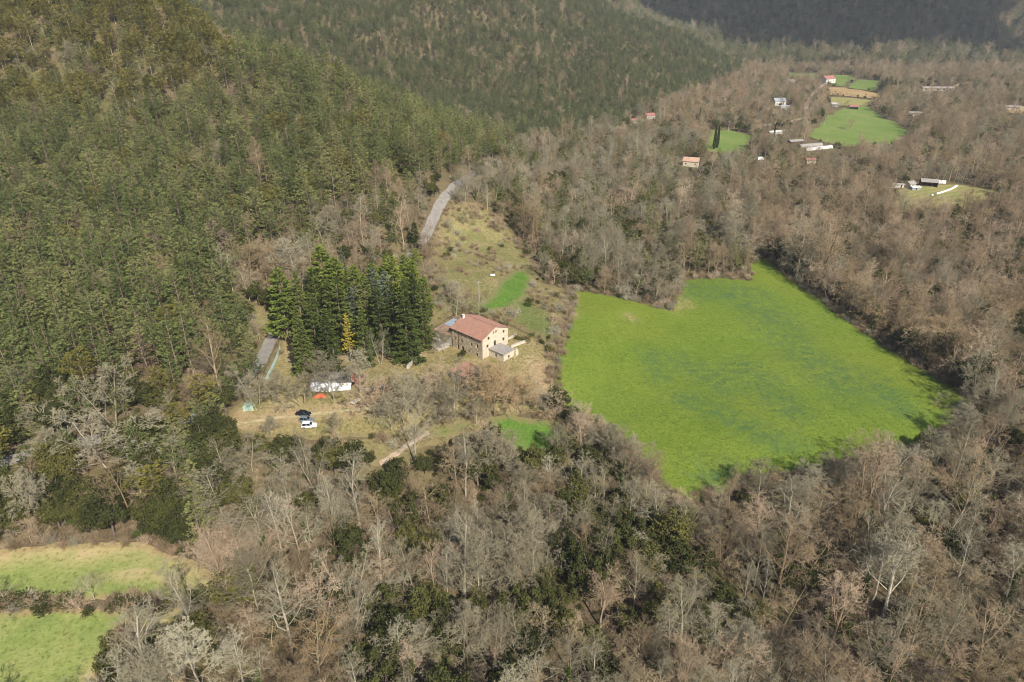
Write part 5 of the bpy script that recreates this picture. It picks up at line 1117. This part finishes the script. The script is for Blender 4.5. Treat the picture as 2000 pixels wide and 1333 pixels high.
# ------------------------------------------------------------------ scatter
for x_, y_, r_ in ((215,925,4),(215,945,4),(190,935,4),(240,935,4),(222,850,3.5),(222,870,3)): CLEARSPOTS.append((*ground(x_, y_)[:2], r_))
allP = []
for (y0, y1, s, half) in ((30, 130, 4.3, 1.2), (130, 340, 4.6, .98), (340, 560, 5.1, .80), (560, 1400, 5.1, .72), (1400, 2150, 9.2, .70)):
    q = candidates(y0, y1, s, half); allP.append(np.c_[q, np.full(len(q), s)])
allP = np.concatenate(allP)
X, Y, SS = allP.T; Z = height(X, Y)
px, py, dz = project(X, Y, Z + 6)
k = (px > -380) & (px < 2380) & (py > -60) & (py < 1800)
X, Y, Z, SS = X[k], Y[k], Z[k], SS[k]
k = ~clear_mask(X, Y, .6); X, Y, Z, SS = X[k], Y[k], Z[k], SS[k]
k = visible(X, Y, Z + 10); X, Y, Z, SS = X[k], Y[k], Z[k], SS[k]
ZN = zone_of(X, Y, Z)
sp = np.zeros(len(X), int); keep = np.ones(len(X), bool)
patch = fnoise(X, Y, 70, 17, 3); patch2 = fnoise(X, Y, 55, 23, 3)
for zn, (w, dn) in ZONES.items():
    q = np.nonzero(ZN == zn)[0]
    if not len(q): continue
    ww = np.tile(w, (len(q), 1)).astype(float)
    ww[:, SPEC.index('oak')] *= np.exp(patch[q] * (1.3 if zn in ('mid', 'right', 'farvalley', 'lowr') else .8 if zn in ('lowc', 'lowl') else .45))
    ww[:, SPEC.index('brown')] *= np.exp(patch2[q] * 1.1); ww[:, SPEC.index('grey')] *= np.exp(-patch2[q] * 1.1); ww[:, SPEC.index('dead')] *= np.exp(patch2[q] * 1.2 - .3)
    cs = np.cumsum(ww, 1); sp[q] = (cs > (rng.uniform(size=len(q)) * cs[:, -1])[:, None]).argmax(1)
    keep[q] = rng.uniform(size=len(q)) < dn
X, Y, Z, SS, ZN, sp = X[keep], Y[keep], Z[keep], SS[keep], ZN[keep], sp[keep]
n = len(X); names = np.array(SPEC)[sp]
scl = rng.uniform(.75, 1.2, n) * np.where(Y > 1400, 1.65, 1.0)
scl[ZN == 'lowr'] *= 1.1; lz = np.isin(ZN, ('lowc', 'lowl', 'lowm')); scl[lz] *= rng.uniform(.7, 1.15, lz.sum())
small = (ZN == 'scrub'); scl[small] *= .86; big = (ZN == 'holm') & (names == 'oak'); scl[big] *= 1.2; scl[np.isin(ZN, ('lowc', 'lowm', 'lowl')) & (names == 'oak')] *= 1.2; scl[(ZN == 'near') & np.isin(names, ('pine', 'dead'))] *= 1.22; scl[(names == 'brown') | (names == 'pink')] *= rng.uniform(.75, 1.25, ((names == 'brown') | (names == 'pink')).sum()); scl[ZN == 'hill2'] *= .9; nf = np.array([(nm_ in ('grey', 'ivy')) for nm_ in names]); scl[nf] *= .9
# low trees right in front of open ground so that it stays in view
front = np.zeros(n, bool)
_cl = CLEARLINES; CLEARLINES = []
for dq in (5, 11): front |= clear_mask(X, Y + dq, 0) & (Y < 700)
CLEARLINES = _cl
fm_ = np.zeros(n, bool)
for dq in (4, 9, 14): fm_ |= inpoly(X, Y + dq, CLEAR[0][0])
scl[front] *= np.where(fm_[front], .6, .85)
far = np.zeros(n, bool)
for dq in (12, 24, 38, 54): far |= clear_mask(X * (1 + dq / Y), Y + dq, 0) & (Y > 400)
scl[far] *= .5
re_ = np.array([ground(*p_)[:2] for p_ in ((1475,500),(1560,552),(1640,608),(1710,658),(1800,715),(1900,778))]); scl[(polydist(X, Y, re_, False) < 13) & (X > 100)] *= 1.35
tall = scl * rng.uniform(.85, 1.2, n); isb = ~np.isin(names, ('pine', 'dead', 'olive', 'slim', 'oak')); wide_ = np.where(isb, rng.uniform(1.05, 1.4, n), 1.0); scl = scl * wide_; rot = rng.uniform(0, 6.283, n)
dist = np.sqrt(X ** 2 + Y ** 2 + (CAM_H - Z) ** 2)
px, py, _ = project(X, Y, Z + 5); inframe = (px > 5) & (px < 1995) & (py > 5) & (py < 1325)
FAM = {'pine': 'pine', 'dead': 'pine', 'olive': 'pine', 'slim': 'pine', 'oak': 'oak'}
fam = np.array([FAM.get(q, 'bare') for q in names])
WHERE = {'near': 'on the near hillside', 'olive': 'near the crest of the near hill', 'scrub': 'on the scrubby slope beside the climbing lane', 'holm': 'on the slope above the lower pasture', 'mid': 'in the wood above the crop field', 'lowc': 'in the river wood below the farmhouse', 'lowr': 'in the river wood below the crop field', 'lowl': 'in the wood beside the lower pastures', 'lowm': 'in the dark dip of the river wood', 'right': 'in the wood beyond the crop field', 'farvalley': 'in the far valley', 'hill2': 'on the second hill', 'mountain': 'on the far mountain'}
LOOK = {'pine': 'green pine', 'dead': 'thin browning pine', 'olive': 'tall olive-green pine', 'slim': 'slim green pine', 'oak': 'dark round evergreen oak', 'grey': 'bare grey tree', 'pale': 'tall bare pale-trunked tree', 'ivy': 'ivy-trunked bare tree', 'brown': 'bushy bare brown tree', 'pink': 'pinkish-brown bare tree', 'orange': 'orange-tan bare tree', 'dark': 'low dark bare tree'}
NAMES = {'pine': ('pine_tree', 'pine tree'), 'oak': ('evergreen_oak', 'oak tree'), 'bare': ('bare_tree', 'tree')}
single = np.zeros(n, bool)
for fm, most in (('pine', 290), ('oak', 270), ('bare', 235)):
    q = np.nonzero((fam == fm) & inframe)[0]; q = q[np.argsort(dist[q] / scl[q])][:most]; single[q] = True
vi = rng.randint(0, 1000, n)
LM = [((215,915),'the huge spreading bare oak'), ((222,822),'the tall fanned pale tree'), ((447,565),'the slim poplars by the clearing'), ((580,548),'the round bare tree behind the grove'), ((362,590),'the dark broad conifer'), ((20,1050),'the oak at the left frame edge'), ((110,1000),'the large oak above the pasture'), ((565,905),'the round oak below the cars'), ((690,905),'the small oak on the bank'), ((742,908),'the foot of the stony track'), ((950,930),'the big tree below the green patch'), ((1090,905),'the tip of the lower green patch'), ((912,1175),'the tall white-trunked plane tree'), ((690,1195),'the upright pale river poplar'), ((630,1345),'the orange-crowned bare tree'), ((395,1350),'the pale tree at the pasture corner'), ((405,1150),'the end of the upper pasture'), ((1255,1130),'the largest river wood oak'), ((1700,1190),'the ivy-clad tree in the clearing'), ((1958,1195),'the ivy-clad tree by the frame edge'), ((1465,1190),'the two thin white-trunked trees'), ((1402,1008),'the slender tree shading the field'), ((1480,985),'the wide tree on the field edge'), ((1660,965),'the tree at the lower field corner'), ((1310,975),'the nearest corner of the crop field'), ((1885,782),'the right corner of the crop field'), ((1305,606),'the notch in the upper field edge'), ((1470,497),'the top corner of the crop field'), ((10,905),'the lane at the left frame edge'), ((1870,1100),'the bare tree on the sunny slope'), ((545,1010),'the dip left of the river wood'), ((470,690),'the pines hiding the lane bend'), ((1080,1250),'the bare gully of the river wood'), ((875,372),'the top of the climbing lane'), ((720,450),'the scrubby slope above the grove')]
LMW = np.array([ground(*p)[:2] for p, _ in LM]); used = set()
sq = np.nonzero(single)[0]
dl = np.hypot(X[sq][:, None] - LMW[None, :, 0], Y[sq][:, None] - LMW[None, :, 1]); near_i = dl.argmin(1); near_d = dl.min(1)
spx, spy, _ = project(X[sq], Y[sq], Z[sq])
for o_ in np.argsort(near_d):
    q = sq[o_]; kd = K[names[q]]; nm, ct = NAMES[fam[q]]; li = near_i[o_]
    lb = '%s among its neighbours %s' % (LOOK[names[q]], WHERE[ZN[q]]); gp = 'each %s %s' % (LOOK[names[q]], WHERE[ZN[q]])
    if near_d[o_] < 24:
        dx, dy = X[q] - LMW[li, 0], Y[q] - LMW[li, 1]
        way = ('right of' if dx > 0 else 'left of') if abs(dx) > abs(dy) else ('behind' if dy > 0 else 'in front of')
        cand_ = '%s %s %s %s' % (LOOK[names[q]], 'just' if near_d[o_] < 10 else 'some way', way, LM[li][1])
        if cand_ not in used: used.add(cand_); lb = cand_
    kd[vi[q] % len(kd)].place(nm, lb, ct, (X[q], Y[q], Z[q] - .1), rot[q], (scl[q], scl[q], tall[q]), gp)
rest = ~single
def zmass(name, label, m):
    kinds, base = [], {}
    for s in SPEC: base[s] = len(kinds); kinds += K[s]
    q = np.nonzero(m & rest)[0]
    if not len(q): return
    idx = np.array([base[names[i]] + vi[i] % len(K[names[i]]) for i in q])
    mass(name, label, kinds, np.c_[X[q], Y[q], Z[q] - .1], rot[q], scl[q], idx, tall[q])
nearz = np.isin(ZN, ('near', 'olive', 'scrub', 'holm'))
zmass('hillside_forest', 'dense pine forest covering the near hillside', nearz)
zmass('valley_woods', 'bare grey and brown woods of the valley floor', np.isin(ZN, ('mid', 'lowc', 'lowl', 'lowm', 'lowr', 'right', 'farvalley')))
zmass('second_hill_forest', 'slim pine forest covering the second hill', ZN == 'hill2')
zmass('mountain_forest', 'dark mixed forest covering the far mountain', ZN == 'mountain')
# undergrowth
q = candidates(45, 330, 2.3, 1.05); ux, uy = q.T; uz = height(ux, uy)
px, py, _ = project(ux, uy, uz); k = (px > -250) & (px < 2250) & (py > 200) & (py < 1600); ux, uy, uz = ux[k], uy[k], uz[k]
k = ~clear_mask(ux, uy, .2) & visible(ux, uy, uz + 2); ux, uy, uz = ux[k], uy[k], uz[k]
uk = K['bushgreen'] + K['bushivy'] + K['bushbrown'] + K['bushpink']
pr = np.r_[np.full(3, .10), np.full(2, .09), np.full(3, .13), np.full(2, .09)]; pr /= pr.sum()
nU = len(ux); keep = rng.uniform(size=nU) < .74; ux, uy, uz = ux[keep], uy[keep], uz[keep]; nU = len(ux)
mass('undergrowth', 'brambles, ivy and brown scrub under the trees', uk, np.c_[ux, uy, uz], rng.uniform(0, 6.28, nU), rng.uniform(.5, 1.25, nU), rng.choice(len(uk), nU, p=pr))
# rough scrub on the meadow and along the field edges
q = candidates(60, 420, 2.6, 1.05); ux, uy = q.T
em = np.zeros(len(ux), bool)
for w, g in CLEAR[:1]: em |= (polydist(ux, uy, w) < 2.2)
for w, g in (CLEAR[2], CLEAR[6]): em |= inpoly(ux, uy, w) & (fnoise(ux, uy, 34, 41, 3) + rng.normal(size=len(ux)) * .35 > .0) & (rng.uniform(size=len(ux)) < .75)
em &= ~inpoly(ux, uy, CLEAR[3][0])
rd_ = polydist(ux, uy, CLEARLINES[0][0], False); em |= (rd_ > 2.9) & (rd_ < 5.0) & (rng.uniform(size=len(ux)) < .5)
for w, g in CLEAR[7:9]: em |= (polydist(ux, uy, w) < 1.4) & (rng.uniform(size=len(ux)) < .7)
ux, uy = ux[em], uy[em]; uz = height(ux, uy); nU = len(ux)
uk2 = K['bushbrown'] + K['bushpink'] + K['bushpale'] + K['brown'][:3] + K['bushgreen'][:1]
pr = np.r_[np.full(3, .12), np.full(2, .15), np.full(2, .08), np.full(3, .06), .05]; pr /= pr.sum(); ix = rng.choice(len(uk2), nU, p=pr)
mass('scrub_vegetation', 'rough scrub on the meadow and along the field edges', uk2, np.c_[ux, uy, uz + .05], rng.uniform(0, 6.28, nU), np.where((ix >= 7) & (ix < 10), rng.uniform(.25, .5, nU), rng.uniform(.6, 1.6, nU)), ix)
# grass and crop blades on the open ground
def grass(name, label, polys, step, keys, y1, rows=None):
    P = []
    for w, g in polys:
        b0 = w.min(0); b1 = w.max(0); gx, gy = np.meshgrid(np.arange(b0[0], b1[0], step), np.arange(b0[1], b1[1], step)); gx = gx.ravel() + rng.uniform(-.5, .5, gx.size) * step; gy = gy.ravel() + rng.uniform(-.5, .5, gy.size) * step
        if rows is not None:                            # drilled rows
            c_ = (b0 + b1) / 2; rad = np.hypot(*(b1 - b0)) / 2; gu, gv = np.meshgrid(np.arange(-rad, rad, rows[1]), np.arange(-rad, rad, step)); gu = gu.ravel() + rng.normal(size=gu.size) * .2; gv = gv.ravel() + rng.uniform(-.5, .5, gv.size) * step; gx = c_[0] + gu * math.cos(rows[0]) + gv * math.sin(rows[0]); gy = c_[1] - gu * math.sin(rows[0]) + gv * math.cos(rows[0])
        k = inpoly(gx, gy, w); P.append(np.c_[gx[k], gy[k]])
    P = np.concatenate(P); k = np.ones(len(P), bool)
    for w, r in CLEARLINES: k &= polydist(P[:, 0], P[:, 1], w, False) > r - .4
    P = P[k]; px, py, _ = project(P[:, 0], P[:, 1], height(P[:, 0], P[:, 1])); k = (px > -60) & (px < 2060) & (py < 1400); P = P[k]; m_ = len(P)
    ks = [q for a in keys for q in K[a]]; mass(name, label, ks, np.c_[P, height(P[:, 0], P[:, 1]) + .12], rng.uniform(0, 6.28, m_), rng.uniform(.6, 1.5, m_), rng.choice(len(ks), m_), rng.uniform(.5, 1.3, m_))
grass('crop_foliage', 'short green crop covering the big field', CLEAR[:1], .8, ('crop',), 400, (R(11), .8))
grass('lawn_grass', 'dry grass of the terrace lawn and meadow', [CLEAR[1], CLEAR[2], CLEAR[6], CLEAR[5]], 1.0, ('dry', 'midgrass'), 400)
grass('pasture_grass', 'grass of the lower pastures', [CLEAR[7], CLEAR[8]], 1.3, ('midgrass', 'crop'), 400)
print('TREES', n, single.sum(), {z: int((ZN == z).sum()) for z in ZONES}, 'under', nU)

# ------------------------------------------------------------------ cloud over the far mountain, and the air of the valley
def cloud():
    rs = np.random.RandomState(9); V, F = [], []; nu, nv = 128, 64
    for j in range(nv + 1):
        ph = math.pi * j / nv
        for i in range(nu):
            th = 6.28318 * i / nu; d = np.array([math.sin(ph) * math.cos(th), math.sin(ph) * math.sin(th), math.cos(ph)])
            V.append(d)
    V = np.array(V); r = np.ones(len(V))
    for o in range(70):
        c = rs.normal(size=3); c /= np.linalg.norm(c); k = rs.uniform(6, 120); r += rs.uniform(-.16, .3) * np.exp(-k * (1 - V @ c))
    V = V * r[:, None] * [400, 380, 100]; V[:, 2] = np.where(V[:, 2] < -40, -40 + (V[:, 2] + 40) * .25, V[:, 2])
    for j in range(nv):
        for i in range(nu): F.append((j * nu + i, (j + 1) * nu + i, (j + 1) * nu + (i + 1) % nu, j * nu + (i + 1) % nu))
    return MB().add(V + [1200, 1030, 900], F)
_t = NT('cloud white'); M_cloud = _t.pbr(_t.ramp(_t.noise(.01, 5), [(.3, (.8, .8, .8)), (.7, (.9, .9, .9))]), 1.0, spec=0)
tag(cloud().build('cloud', M_cloud, smooth=True), 'white cumulus cloud above the valley', kind='stuff')
hz = MB().box(-3700, 3900, -520, 5300, float(HG.min()) - 2, float(HG.max()) + 25).build('haze', None)
hz.data.materials.clear()
mt = bpy.data.materials.new('valley haze'); mt.use_nodes = True; nt = mt.node_tree; nt.nodes.clear()
ou = nt.nodes.new('ShaderNodeOutputMaterial'); pv = nt.nodes.new('ShaderNodeVolumePrincipled'); pv.inputs['Color'].default_value = (.84, .90, 1.0, 1); pv.inputs['Density'].default_value = HAZE; pv.inputs['Anisotropy'].default_value = 0.0
nt.links.new(pv.outputs[0], ou.inputs['Volume']); hz.data.materials.append(mt)
tag(hz, 'thin pale blue air of the valley', kind='stuff')
